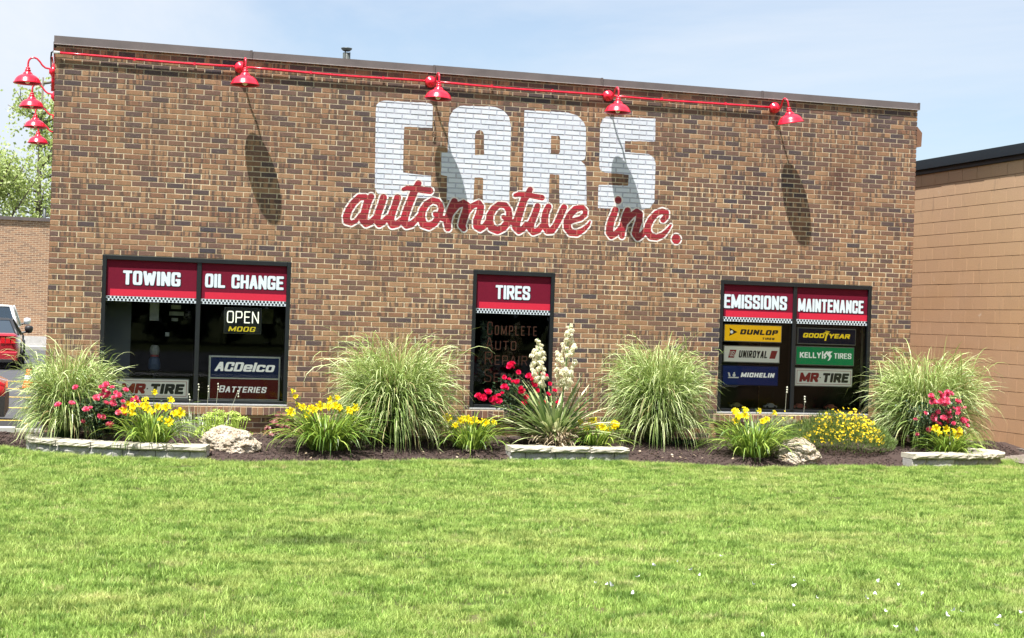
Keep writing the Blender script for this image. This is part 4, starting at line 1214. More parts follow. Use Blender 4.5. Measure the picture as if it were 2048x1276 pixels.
tag(q.build('mulch_chips', M['mulch']), 'loose dark brown mulch chips over the planting bed', 'mulch', kind='stuff')

# ------------------------------------------------------------------ lawn grass: round tufts of blades scattered with geometry nodes
M['grass'] = None
def grass_mat():
    m = bpy.data.materials.new('lawn_grass'); m.use_nodes = True
    nt = m.node_tree; nt.nodes.clear()
    out = nt.nodes.new('ShaderNodeOutputMaterial')
    t = attr(nt, 'tone').outputs['Fac']
    P = wpos(nt)
    big = noise(nt, wpos(nt, (0.8, 1.5, 0)), 0.9, 4.0, 0.62)
    mid = noise(nt, wpos(nt, (1, 1.6, 0)), 3.2, 3.0, 0.6)
    col = mixc(nt, t, (0.120,0.240,0.026), (0.55,0.73,0.19))
    straw = mth(nt, 'GREATER_THAN', t, 0.90)
    col = mixc(nt, straw, col, (0.40,0.36,0.16))
    col = mixc(nt, ramp(nt, big, 0.46, 0.66, 0.0, 0.65), col, (0.54,0.57,0.19))
    col = mixc(nt, ramp(nt, mid, 0.38, 0.52, 0.85, 0.0), col, (0.105,0.205,0.030))
    dry = noise(nt, wpos(nt, (1, 2.0, 0)), 1.7, 4.0, 0.65)
    col = mixc(nt, ramp(nt, dry, 0.58, 0.70, 0.0, 0.75), col, (0.74,0.66,0.33))
    # one darker, thicker patch of turf left of the middle
    vm = nt.nodes.new('ShaderNodeVectorMath'); vm.operation = 'SUBTRACT'; vm.inputs[1].default_value = (1.98, -7.65, 0)
    nt.links.new(P, vm.inputs[0])
    mp = nt.nodes.new('ShaderNodeMapping'); mp.inputs['Scale'].default_value = (2.1, 4.0, 0); nt.links.new(vm.outputs[0], mp.inputs['Vector'])
    ln = nt.nodes.new('ShaderNodeVectorMath'); ln.operation = 'LENGTH'; nt.links.new(mp.outputs[0], ln.inputs[0])
    wob = mth(nt, 'ADD', ln.outputs['Value'], mth(nt, 'MULTIPLY', mid, 0.8))
    col = mixc(nt, ramp(nt, wob, 0.9, 1.9, 0.55, 0.0), col, (0.050,0.085,0.022))
    b = nd(nt, 'ShaderNodeBsdfPrincipled', Roughness=0.55); b.inputs['Specular IOR Level'].default_value = 0.3
    nt.links.new(col, b.inputs['Base Color'])
    tr = nt.nodes.new('ShaderNodeBsdfTranslucent'); nt.links.new(mixc(nt, 0.4, col, (0.30,0.40,0.05)), tr.inputs['Color'])
    mx = nt.nodes.new('ShaderNodeMixShader'); mx.inputs[0].default_value = 0.28
    nt.links.new(b.outputs[0], mx.inputs[1]); nt.links.new(tr.outputs[0], mx.inputs[2]); nt.links.new(mx.outputs[0], out.inputs['Surface'])
    return m
M['grass'] = grass_mat()
def blade_patch(name, n, rad, hmin, hmax, wid, seed):
    r = np.random.default_rng(seed)
    nc = n//5; ci = r.integers(0, nc, n)                      # blades grow in little clumps
    cr = rad*np.sqrt(r.random(nc)); ct = r.random(nc)*6.283
    bx = (cr*np.cos(ct))[ci] + r.normal(0, 0.009, n); by = (cr*np.sin(ct))[ci] + r.normal(0, 0.009, n)
    rr = np.minimum(rad, np.hypot(bx, by))
    h = (hmin + (hmax-hmin)*r.random(n)**1.4)*(0.65+0.8*r.random(nc))[ci]
    h *= np.clip(1.15 - (rr/rad)**3*0.5, 0.5, 1)
    az = (r.random(nc)*6.283)[ci] + r.normal(0, 0.9, n); lean = h*(0.15+0.75*r.random(n))
    wz = r.random(n)*6.283; w = wid*(0.6+0.8*r.random(n))
    sx, sy = np.cos(wz)*w/2, np.sin(wz)*w/2
    tx, ty = np.cos(az)*lean, np.sin(az)*lean
    V = np.zeros((n, 5, 3))
    V[:,0] = np.stack([bx-sx, by-sy, np.full(n,-0.01)], 1); V[:,1] = np.stack([bx+sx, by+sy, np.full(n,-0.01)], 1)
    V[:,2] = np.stack([bx+tx*0.35-sx*0.8, by+ty*0.35-sy*0.8, h*0.6], 1); V[:,3] = np.stack([bx+tx*0.35+sx*0.8, by+ty*0.35+sy*0.8, h*0.6], 1)
    V[:,4] = np.stack([bx+tx, by+ty, h], 1)
    me = bpy.data.meshes.new(name)
    me.vertices.add(n*5); me.vertices.foreach_set('co', V.reshape(-1))
    base = np.arange(n)*5
    lv = np.stack([base, base+1, base+3, base+2, base+2, base+3, base+4], 1).reshape(-1)
    me.loops.add(n*7); me.loops.foreach_set('vertex_index', lv.astype(np.int32))
    me.polygons.add(n*2)
    ls = np.stack([np.arange(n)*7, np.arange(n)*7+4], 1).reshape(-1)
    me.polygons.foreach_set('loop_start', ls.astype(np.int32))
    me.materials.append(M['grass'])
    a = me.attributes.new('tone', 'FLOAT', 'POINT')
    a.data.foreach_set('value', np.repeat(np.clip(0.65*r.random(nc)[ci] + 0.42*r.random(n) - 0.03, 0, 1), 5))
    me.update(calc_edges=True)
    return me

def scatter_object(name, pts, rots, scales, variants, label, cat, idx):
    """one object whose points carry copies of the given meshes (geometry nodes)"""
    me = bpy.data.meshes.new(name)
    me.from_pydata([tuple(p) for p in pts], [], [])
    for nm, vals, ty in (('rot', rots, 'FLOAT'), ('scl', scales, 'FLOAT'), ('idx', idx, 'INT')):
        a = me.attributes.new(nm, ty, 'POINT'); a.data.foreach_set('value', vals)
    o = link(name, me)
    ng = bpy.data.node_groups.new(name+'_scatter', 'GeometryNodeTree')
    ng.interface.new_socket(name='Geometry', in_out='INPUT', socket_type='NodeSocketGeometry')
    ng.interface.new_socket(name='Geometry', in_out='OUTPUT', socket_type='NodeSocketGeometry')
    gi = ng.nodes.new('NodeGroupInput'); go = ng.nodes.new('NodeGroupOutput')
    join = ng.nodes.new('GeometryNodeJoinGeometry')
    def named(nm, ty):
        n = ng.nodes.new('GeometryNodeInputNamedAttribute'); n.data_type = ty; n.inputs['Name'].default_value = nm
        return n.outputs['Attribute']
    for k, vme in enumerate(variants):
        vo = bpy.data.objects.new(name+'_tuft', vme)         # source mesh only, never linked to the scene
        oi = ng.nodes.new('GeometryNodeObjectInfo'); oi.inputs['Object'].default_value = vo
        cmp_ = ng.nodes.new('FunctionNodeCompare'); cmp_.data_type = 'INT'; cmp_.operation = 'EQUAL'
        ng.links.new(named('idx', 'INT'), cmp_.inputs[2]); cmp_.inputs[3].default_value = k
        iop = ng.nodes.new('GeometryNodeInstanceOnPoints')
        cx = ng.nodes.new('ShaderNodeCombineXYZ'); ng.links.new(named('rot', 'FLOAT'), cx.inputs['Z'])
        e2r = ng.nodes.new('FunctionNodeEulerToRotation'); ng.links.new(cx.outputs[0], e2r.inputs[0])
        ng.links.new(gi.outputs[0], iop.inputs['Points']); ng.links.new(cmp_.outputs[0], iop.inputs['Selection'])
        ng.links.new(oi.outputs['Geometry'], iop.inputs['Instance']); ng.links.new(e2r.outputs[0], iop.inputs['Rotation'])
        ng.links.new(named('scl', 'FLOAT'), iop.inputs['Scale'])
        ng.links.new(iop.outputs[0], join.inputs[0])
    ng.links.new(join.outputs[0], go.inputs[0])
    md = o.modifiers.new('scatter', 'NODES'); md.node_group = ng
    return tag(o, label, cat, kind='stuff')
patches = [blade_patch('grass_tuft', 3100, 0.42, 0.014, 0.043, 0.0044, 40+i) for i in range(6)]
patches += [blade_patch('grass_tuft', 900, 0.17, 0.035, 0.085, 0.0050, 60+i) for i in range(2)]
dry_tuft = blade_patch('dry_grass_tuft', 700, 0.16, 0.030, 0.070, 0.0050, 70)      # straw-coloured fringe
dry_tuft.attributes['tone'].data.foreach_set('value', np.repeat(0.86 + 0.14*np.random.default_rng(3).random(700), 5))
patches.append(dry_tuft)
gr = random.Random(21)
pts, rots, scl, idx = [], [], [], []
def right_x(y): return 0.217 + (y+19.02)*math.tan(R(16.01+18.25)) + 1.0
y = -12.6
while y < 0.4:
    x0 = -2.4; x1 = min(14.5, right_x(y) + 1.6)
    step = 0.47
    x = x0
    while x < x1:
        px, py = x + gr.uniform(-.2,.2), y + gr.uniform(-.2,.2)
        e = edge_y(px)
        lim = e - 0.36 if px > -0.5 else 0.0
        if px > 12.9: lim = -1.3
        if py < lim:
            pts.append((px, py, lawn_z(px, py))); rots.append(gr.uniform(0,6.28)); scl.append(gr.uniform(0.85,1.15)); idx.append(gr.randrange(6))
        x += step
    y += step
# small tufts along the edge of the bed, the kerb and loose through the lawn
for _ in range(1200):
    px = gr.uniform(-0.9, 13.0); e = edge_y(px) if px > -0.5 else 0.15
    py = e - abs(gr.gauss(0, 0.13)) - 0.13
    pts.append((px, py, lawn_z(px, py)-0.012)); rots.append(gr.uniform(0,6.28)); scl.append(gr.uniform(0.5,0.85)); idx.append(6+gr.randrange(3))
for _ in range(1700):
    py = gr.uniform(-12, -1.8); px = gr.uniform(-1.5, right_x(py)+1)
    if py > edge_y(px)-0.2: continue
    pts.append((px, py, lawn_z(px, py))); rots.append(gr.uniform(0,6.28)); scl.append(gr.uniform(0.32,0.62)); idx.append(6+gr.randrange(2))
scatter_object('lawn_grass', pts, rots, scl, patches, 'short mown yellow green lawn grass', 'grass', idx)
# white petals lying on the lawn
M['petal'] = leaf_mat('white_petal', (0.75,0.76,0.80), (0.85,0.86,0.88), transl=0.2)
PETALS = [(4.78,-8.75),(4.34,-9.0),(4.12,-9.12),(4.29,-9.35),(4.27,-9.55),(3.83,-9.58),(3.47,-9.78),(3.53,-9.82),(3.55,-9.86),(4.48,-9.94),(4.98,-9.18),(4.88,-9.7),(4.74,-9.98),(4.88,-9.85),(4.67,-10.44),(4.41,-10.65),(5.38,-9.91),(5.45,-10.06),(5.11,-10.36),(5.01,-10.44),(5.42,-10.39),(4.89,-10.88),(4.71,-11.31),(5.32,-10.91),(5.21,-11.03),(5.34,-10.97),(4.76,-11.45),(5.32,-11.35),(5.49,-11.12),(5.73,-10.99),(3.84,-11.44),(3.58,-10.15)]
for (px, py) in PETALS:
    q = MB(); a = gr.uniform(0, 6.28); L = gr.uniform(0.010, 0.019)
    vs_ = []
    for k in range(7):
        b_ = 2*math.pi*k/7; r_ = L*(1.0 if k else 1.5)*gr.uniform(0.75, 1.1)
        vs_.append((r_*math.cos(b_), r_*0.7*math.sin(b_), 0.006*math.cos(b_*2) + gr.uniform(-.003,.003)))
    vs_.append((0, 0, -0.004))
    q.add(vs_, [(k, (k+1) % 7, 7) for k in range(7)], gr.random())
    o = q.build('petal', M['petal']); o.location = (px, py, -0.146 + gr.uniform(-0.005,0.006) - (0.028 if py < -8 else 0)*0.4); o.rotation_euler = (gr.uniform(-1.0,1.0), gr.uniform(-0.9,0.9), a)
    tag(o, 'tiny white petal fallen on the mown lawn', 'petal', 'white petals scattered on the lawn')

# ------------------------------------------------------------------ planter walls of split concrete blocks
def block_mat(name, ca, cb, cc):
    m, nt, b, out = new_mat(name)
    t = attr(nt, 'tone').outputs['Fac']
    n = noise(nt, wpos(nt), 12.0, 5.0, 0.7); n2 = noise(nt, wpos(nt), 70.0, 3.0, 0.7)
    col = mixc(nt, t, ca, cb)
    col = mixc(nt, ramp(nt, n, 0.48, 0.68, 0.0, 0.55), col, cc)
    col = mixc(nt, ramp(nt, n2, 0.3, 0.6, 0.35, 0.0), col, tuple(c*0.35 for c in ca))
    nt.links.new(col, b.inputs['Base Color']); b.inputs['Roughness'].default_value = 0.93
    bump(nt, b, n2, 0.8, 0.006)
    return m
M['block'] = block_mat('split_block', (0.32,0.31,0.285), (0.48,0.47,0.44), (0.20,0.17,0.13))
M['cap'] = block_mat('cap_stone', (0.42,0.39,0.31), (0.52,0.485,0.39), (0.27,0.23,0.16))
def rough_block(ax, ay, bx, by, z0, z1, depth, rng, m, name, parent, at, rough=0.010, over=0.0):
    """block whose front face runs a -> b (front is to the right-hand side of b -> a, i.e. outwards)"""
    a = Vector((ax, ay, 0)); b_ = Vector((bx, by, 0)); d = (b_-a); L = d.length; d.normalize()
    nrm = Vector((d.y, -d.x, 0))
    nu, nv = max(3, int(L/0.05)), 4
    q = MB(); vs_ = []
    for j in range(nv+1):
        for i in range(nu+1):
            u = i/nu; v = j/nv
            e = min(u*L, (1-u)*L)
            bul = rough*(rng.uniform(-1, 1)) + (0.010 if 0 < j < nv and 0 < i < nu else -0.006)
            p = a + d*(0.004+(L-0.008)*u) + nrm*(over + bul) + Vector((0,0,z0 + (z1-z0)*v + (rng.uniform(-.003,.003) if 0 < j < nv else (0.002*rng.uniform(-1,1) if j == nv else 0))))
            vs_.append(p - at)
    n0 = len(vs_)
    for i in range(nu+1):
        u = i/nu
        vs_.append(a + d*(0.004+(L-0.008)*u) - nrm*depth + Vector((0,0,z1)) - at)
    for i in range(nu+1):
        u = i/nu
        vs_.append(a + d*(0.004+(L-0.008)*u) - nrm*depth + Vector((0,0,z0)) - at)
    W_ = nu+1
    fs_ = [(j*W_+i, j*W_+i+1, (j+1)*W_+i+1, (j+1)*W_+i) for j in range(nv) for i in range(nu)]
    fs_ += [(nv*W_+i, nv*W_+i+1, n0+i+1, n0+i) for i in range(nu)]
    fs_ += [(n0+i, n0+i+1, n0+W_+i+1, n0+W_+i) for i in range(nu)]
    fs_ += [tuple([j*W_ for j in range(nv+1)] + [n0, n0+W_]), tuple([n0+W_+nu, n0+nu] + [j*W_+nu for j in range(nv, -1, -1)])]
    q.add([tuple(v) for v in vs_], fs_, rng.random())
    return q.build(name, m, parent)
def planter(pts, label, seed):
    rng = random.Random(seed)
    at = Vector((pts[len(pts)//2][0], pts[len(pts)//2][1], -0.18))
    t = thing('planter_wall', at, label, 'planter', 'low planter walls in front of the shop')
    # resample the outline
    def resample(step, off=0.0):
        P = [Vector((x, y, 0)) for x, y in pts]; out = [P[0]]; acc = off; seg = []
        L = sum((b_-a).length for a, b_ in zip(P[:-1], P[1:])); n = max(1, round(L/step)); stp = L/n
        marks = [stp*k - off for k in range(1, n+ (1 if off else 0))]; marks = [m_ for m_ in marks if 0.04 < m_ < L-0.04]
        for mk in marks:
            s_ = 0
            for a, b_ in zip(P[:-1], P[1:]):
                l_ = (b_-a).length
                if s_ + l_ >= mk: out.append(a + (b_-a)*((mk-s_)/l_)); break
                s_ += l_
        out.append(P[-1]); return out
    ca = resample(0.42); lo = resample(0.37, 0.18)
    for a, b_ in zip(ca[:-1], ca[1:]):
        rough_block(a.x, a.y, b_.x, b_.y, -0.060, 0.002+rng.uniform(-.004,.003), 0.26, rng, M['cap'], 'cap_stone', t, at, 0.006, 0.032)
    for a, b_ in zip(lo[:-1], lo[1:]):
        rough_block(a.x, a.y, b_.x, b_.y, -0.245, -0.066, 0.22, rng, M['block'], 'wall_block', t, at, 0.013, 0.0)
    return t
planter([(0.08,-0.18),(-0.12,-0.34),(-0.18,-0.62),(-0.10,-0.96),(0.16,-1.24),(0.5,-1.45),(0.85,-1.62),(1.25,-1.76),(1.73,-1.88)], 'curved low wall of pale split blocks under the left grass and rose', 1)
planter([(5.24,-1.62),(6.70,-1.66)], 'straight low wall of pale split blocks below the white flower spikes', 2)
planter([(10.20,-2.14),(11.0,-2.12),(11.45,-2.02),(11.72,-1.80),(11.80,-1.45),(11.66,-1.12)], 'curved low wall of pale split blocks at the right end of the bed', 3)

# ------------------------------------------------------------------ neighbouring building of painted concrete blocks
NX = 12.92
nb = thing('neighbour_building', (NX+6, 4, 0), 'tan painted concrete block building with a dark roof edge, at the right', 'building')
NA = Vector((NX+6, 4, 0))
M['tan_joint'] = simple('tan_painted_joint', (0.22,0.135,0.08), 0.85, var=0.2, scale=6)
def tan_block():   # colour turns paler towards the top of the wall
    m, nt, b, out = new_mat('tan_painted_block')
    t = attr(nt, 'tone').outputs['Fac']
    big = noise(nt, wpos(nt, (1,0.5,1.0)), 0.9, 3.0)
    col = mixc(nt, t, (0.385,0.218,0.112), (0.44,0.255,0.135))
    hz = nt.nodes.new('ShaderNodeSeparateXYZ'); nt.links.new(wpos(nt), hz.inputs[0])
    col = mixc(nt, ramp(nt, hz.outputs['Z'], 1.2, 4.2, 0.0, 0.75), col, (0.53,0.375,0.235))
    col = mixc(nt, ramp(nt, big, 0.4, 0.65, 0.0, 0.5), col, (0.46,0.295,0.19))
    n = noise(nt, wpos(nt), 60.0, 4.0, 0.7)
    col = mixc(nt, ramp(nt, n, 0.3, 0.6, 0.25, 0.0), col, (0.16,0.09,0.05))
    st = noise(nt, wpos(nt, (1,4,0.8)), 1.6, 4.0, 0.7)
    col = mixc(nt, ramp(nt, st, 0.62, 0.75, 0.0, 0.4), col, (0.17,0.115,0.08))
    ef = noise(nt, wpos(nt, (1,2.0,3.0)), 2.2, 5.0, 0.7)
    col = mixc(nt, ramp(nt, ef, 0.66, 0.74, 0.0, 0.5), col, (0.55,0.46,0.38))
    nt.links.new(col, b.inputs['Base Color']); b.inputs['Roughness'].default_value = 0.8
    bump(nt, b, n, 0.5, 0.005)
    return m
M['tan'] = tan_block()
NZ0, NROW, NBH, NBL = -0.06, 21, 0.1905, 0.381
q = MB(); q.box(NX+0.004, NX+14, -9.0, 18.0, -0.3, NZ0+NROW*NBH)
o = q.build('wall', M['tan_joint'], nb); o.location = -NA
wall_o = o
nrng = random.Random(4)
vis_b, rest_b = [], MB()
for k in range(NROW):
    y = -9.0 + (NBL/2 if k % 2 else 0)
    while y < 18:
        y1 = min(y+NBL, 18)
        near = abs(y - 1.0)
        vis_b.append((near, y, y1, NZ0+k*NBH, NZ0+(k+1)*NBH)); y = y1
vis_b.sort()
_bc = {}
for i, (d_, y0, y1, z0, z1) in enumerate(vis_b):
    j = 0.005; t_ = nrng.choice((0.1,0.3,0.5,0.7,0.9)); off = nrng.uniform(-.0015,.0015)
    if i < 260 and y1-y0 > 0.3:
        if t_ not in _bc:
            b2 = MB()
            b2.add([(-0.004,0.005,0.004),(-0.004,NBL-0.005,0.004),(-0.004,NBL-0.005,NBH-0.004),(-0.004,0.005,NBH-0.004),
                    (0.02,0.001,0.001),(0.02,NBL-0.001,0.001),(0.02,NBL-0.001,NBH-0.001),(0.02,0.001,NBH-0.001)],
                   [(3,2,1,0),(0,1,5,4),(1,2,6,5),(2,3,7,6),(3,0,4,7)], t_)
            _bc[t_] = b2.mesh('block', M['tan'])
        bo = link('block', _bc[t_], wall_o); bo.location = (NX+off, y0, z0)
    else:
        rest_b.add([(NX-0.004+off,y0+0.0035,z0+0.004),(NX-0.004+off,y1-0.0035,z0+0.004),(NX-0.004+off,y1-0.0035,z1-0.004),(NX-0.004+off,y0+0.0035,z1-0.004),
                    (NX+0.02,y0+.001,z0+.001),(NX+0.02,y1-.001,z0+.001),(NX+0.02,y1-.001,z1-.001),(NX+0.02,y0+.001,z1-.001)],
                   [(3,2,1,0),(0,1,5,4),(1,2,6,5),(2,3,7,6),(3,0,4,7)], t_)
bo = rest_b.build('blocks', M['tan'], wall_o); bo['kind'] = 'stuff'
M['fascia'] = simple('near_black_roof_edge', (0.010,0.016,0.022), 0.35)
q = MB(); zt = NZ0+NROW*NBH
q.box(NX-0.07, NX+14, -9.1, 18.1, zt+0.075, zt+0.215)
q.box(NX-0.085, NX-0.071, -9.1, 18.1, zt+0.068, zt+0.085)
o = q.build('roof_edge', M['fascia'], nb); o.location = -NA
q = MB(); q.box(NX-0.03, NX+14, -9.05, 18.05, zt+0.001, zt+0.074)
o = q.build('soffit', M['ink_black'], nb); o.location = -NA
q = MB(); q.box(NX-0.10, NX+0.0, -9, 18, -0.30, -0.062)
o = q.build('footing', M['gravel'], nb); o.location = -NA
q = MB()
q.add([(11.9,-6,-0.15),(12.83,-6,-0.13),(12.83,6,-0.07),(11.38,6,-0.07),(11.38,0.0,-0.03),(12.0,-1.0,-0.12)], [(0,1,2,3,4,5)])
gs = q.build('gravel_strip', M['gravel']); gs['kind'] = 'structure'; gs.location = (0.05,0,-0.02)

# ------------------------------------------------------------------ low brick building far behind on the left
fb = thing('brick_building', (-16, 40, 0), 'low brick building far behind the parked cars at the left', 'building')
FA = Vector((-16, 40, 0))
M['far_brick2'] = far_brick('brown_far_brick')
q = MB(); q.box(-32, -0.02, 36.0, 46.0, -0.2, 4.32); o = q.build('wall', M['far_brick2'], fb); o.location = -FA
q = MB(); q.box(-32.1, 0.0, 35.93, 46.1, 4.32, 4.43); o = q.build('coping', M['coping'], fb); o.location = -FA
for k, z in enumerate((0.16,)):
    q = MB(); q.box(-32, -0.05, 35.94, 35.999, 0.1, 0.42); o = q.build('plinth', M['concrete'], fb); o.location = -FA

# ------------------------------------------------------------------ plants
UP = Vector((0, 0, 1))
def arc_blade(q, base, az, L, lift, droop, w, rng, tone, n=7, twist=0.6, fold=0.0, tip=0.15):
    """leaf that leaves the ground at angle `lift` and bends over by `droop` radians along its length"""
    p = Vector(base); el = lift; st = L/n
    pts = [p.copy()]; sides = []; ws = []
    tw = rng.uniform(-twist, twist); az2 = az
    for k in range(n+1):
        f = k/n
        d = Vector((math.cos(az2)*math.cos(el), math.sin(az2)*math.cos(el), math.sin(el)))
        sd = Vector((-math.sin(az2), math.cos(az2), 0))
        sd = (sd*math.cos(tw*f) + d.cross(sd)*math.sin(tw*f))
        sides.append(sd)
        ws.append(w*0.5*(1.0 if f < 0.55 else max(0.06, 1-((f-0.55)/0.45)**1.6*(1-tip*0.4))) * (0.75 if k == 0 else 1))
        if k < n:
            p = p + d*st; pts.append(p.copy())
            el -= droop/n*(0.45 + 1.1*f*1.0); az2 += rng.uniform(-.05,.05)
            if p.z < 0.012 and el < 0: el *= 0.3
    q.ribbon(pts, ws, sides, tone, fold)
    return pts[-1]

M['reed'] = leaf_mat('variegated_grass_blade', (0.085,0.15,0.035), (0.29,0.40,0.115), (0.68,0.74,0.38), transl=0.25, rough=0.42, tcol=(0.5,0.6,0.15))
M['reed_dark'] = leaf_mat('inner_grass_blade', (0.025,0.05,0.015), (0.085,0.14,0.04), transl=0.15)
M['straw'] = leaf_mat('dry_grass_blade', (0.36,0.28,0.12), (0.52,0.43,0.22), transl=0.25)
def ornamental_grass(x, y, z, rad, hgt, n, seed, label, lean=(0, 0), up=0.55, pull=0.78, dry=0.05):
    rng = random.Random(seed)
    t = thing('ornamental_grass', (x, y, z), label, 'grass clump', 'striped ornamental grasses in front of the wall')
    q = MB(); qs = MB(); qd = MB()
    for i in range(n):
        a = rng.uniform(0, 2*math.pi); r0 = rad*0.22*math.sqrt(rng.random())
        base = (r0*math.cos(a), r0*math.sin(a), 0)
        az = a + rng.gauss(0, 0.35)
        u = rng.random()
        if u < up:     # tall inner stems that arch over near the top
            L = hgt*rng.uniform(0.95, 1.30); lift = R(rng.uniform(62, 89)); dr = rng.uniform(1.2, 3.1)
        else:          # outer leaves falling almost to the ground
            L = hgt*rng.uniform(0.75, 1.15); lift = R(rng.uniform(40, 76)); dr = rng.uniform(1.8, 3.3)
        tone = min(1, max(0, rng.gauss(0.52, 0.32)))
        Lx = L*(1 + 0.25*(math.cos(az)*lean[0]))
        tgt = q
        if rng.random() < dry: tgt = qs; tone = rng.random()
        arc_blade(tgt, base, az, Lx, lift, dr, rng.uniform(0.009, 0.0165), rng, tone, 8, 1.1)
        # leaves that leave the stem part way up
        if rng.random() < 0.75:
            hz = hgt*rng.uniform(0.15, 0.72)
            rr = r0 + hz*math.tan(math.pi/2-lift)*0.8
            b2 = (rr*math.cos(az), rr*math.sin(az), hz)
            arc_blade(q, b2, az+rng.gauss(0,0.9), hgt*rng.uniform(0.4,0.75), R(rng.uniform(25,78)), rng.uniform(1.3,2.6), rng.uniform(0.009,0.015), rng, min(1,max(0,rng.gauss(0.66,0.25))), 6, 1.1)
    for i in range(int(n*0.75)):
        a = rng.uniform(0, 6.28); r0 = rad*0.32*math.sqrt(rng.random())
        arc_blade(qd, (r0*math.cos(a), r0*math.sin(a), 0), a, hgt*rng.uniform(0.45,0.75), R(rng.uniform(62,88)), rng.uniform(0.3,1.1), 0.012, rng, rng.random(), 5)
    for i in range(int(n*dry)):
        a = rng.uniform(0, 6.28)
        arc_blade(qs, (0.1*math.cos(a), 0.1*math.sin(a), 0.3), a, hgt*rng.uniform(0.8,1.0), R(rng.uniform(70,88)), rng.uniform(0.1,0.7), 0.005, rng, rng.random(), 5)
    for mb_ in (q, qs, qd):          # pull the fountain in
        mb_.v = [(v[0]*pull, v[1]*pull, v[2]) for v in mb_.v]
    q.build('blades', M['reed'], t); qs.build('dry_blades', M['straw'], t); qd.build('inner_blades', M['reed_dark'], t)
    return t
ornamental_grass(0.26, -0.62, -0.03, 0.55, 1.00, 1150, 1, 'tall pale striped grass clump at the left corner above the curved wall', (0.3, 0), 0.42, 0.72, 0.09)
ornamental_grass(4.02, -0.68, -0.03, 0.80, 1.20, 1850, 2, 'widest striped grass clump, between the left and middle windows', (0.15, 0), 0.46, 0.76, 0.11)
ornamental_grass(7.46, -0.62, -0.03, 0.70, 1.24, 1650, 3, 'dense upright striped grass clump between the middle and right windows', (-0.1, 0), 0.66, 0.68, 0.04)
ornamental_grass(11.33, -0.55, -0.04, 0.75, 1.22, 1550, 4, 'striped grass clump at the right corner beside the tan wall', (0.15, 0), 0.50, 0.78)

# --- leaf and flower pieces
def small_leaf(q, c, d, n_, L, w, tone):
    s_ = d.cross(n_)
    if s_.length < 1e-4: s_ = Vector((1, 0, 0))
    s_.normalize(); s_ = s_*w
    q.add([tuple(c), tuple(c+d*L*0.5+s_), tuple(c+d*L), tuple(c+d*L*0.5-s_)], [(0,1,2,3)], tone)
def rnd_dir(rng, zmin=-1.0):
    z = rng.uniform(zmin, 1); a = rng.uniform(0, 6.28); r_ = math.sqrt(max(0, 1-z*z))
    return Vector((r_*math.cos(a), r_*math.sin(a), z))

def rose_flower_mesh(rad, seed, m):
    rng = random.Random(seed); q = MB()
    for ring_, (n, el, rr, sc) in enumerate(((4, 1.25, 0.25, 0.55), (5, 0.85, 0.45, 0.8), (6, 0.38, 0.6, 1.0), (5, 0.0, 0.6, 1.0))):
        for k in range(n):
            a = 2*math.pi*k/n + ring_*0.6 + rng.uniform(-.15,.15)
            d = Vector((math.cos(a)*math.cos(el), math.sin(a)*math.cos(el), math.sin(el)))
            sd = Vector((-math.sin(a), math.cos(a), 0)); up = sd.cross(d)*-1
            L = rad*sc*rng.uniform(0.85, 1.1); w = L*0.62; tn = rng.uniform(0, 1)
            c = Vector((0, 0, -rad*0.2))
            vs_ = [c, c+d*L*0.55-sd*w+up*L*0.12, c+d*L*0.62, c+d*L*0.55+sd*w+up*L*0.12, c+d*L-sd*w*0.65+up*L*0.3, c+d*L*1.06+up*L*0.15, c+d*L+sd*w*0.65+up*L*0.3]
            q.add([tuple(v) for v in vs_], [(0,2,1),(0,3,2),(1,2,5,4),(2,3,6,5)], tn)
    return q.mesh('flower', m)
M['rose_red'] = leaf_mat('crimson_rose_petal', (0.62,0.004,0.075), (0.95,0.03,0.16), transl=0.35, tcol=(0.95,0.05,0.15))
M['rose_pink'] = leaf_mat('pink_rose_petal', (0.66,0.035,0.15), (0.92,0.26,0.38), transl=0.35, tcol=(0.95,0.2,0.3))
M['rose_leaf'] = leaf_mat('rose_leaf', (0.020,0.048,0.022), (0.055,0.100,0.045), (0.13,0.17,0.10), transl=0.2, rough=0.35)
M['woody'] = simple('woody_stem', (0.10,0.08,0.05), 0.8)
M['green_stem'] = simple('green_stem', (0.12,0.20,0.06), 0.6)
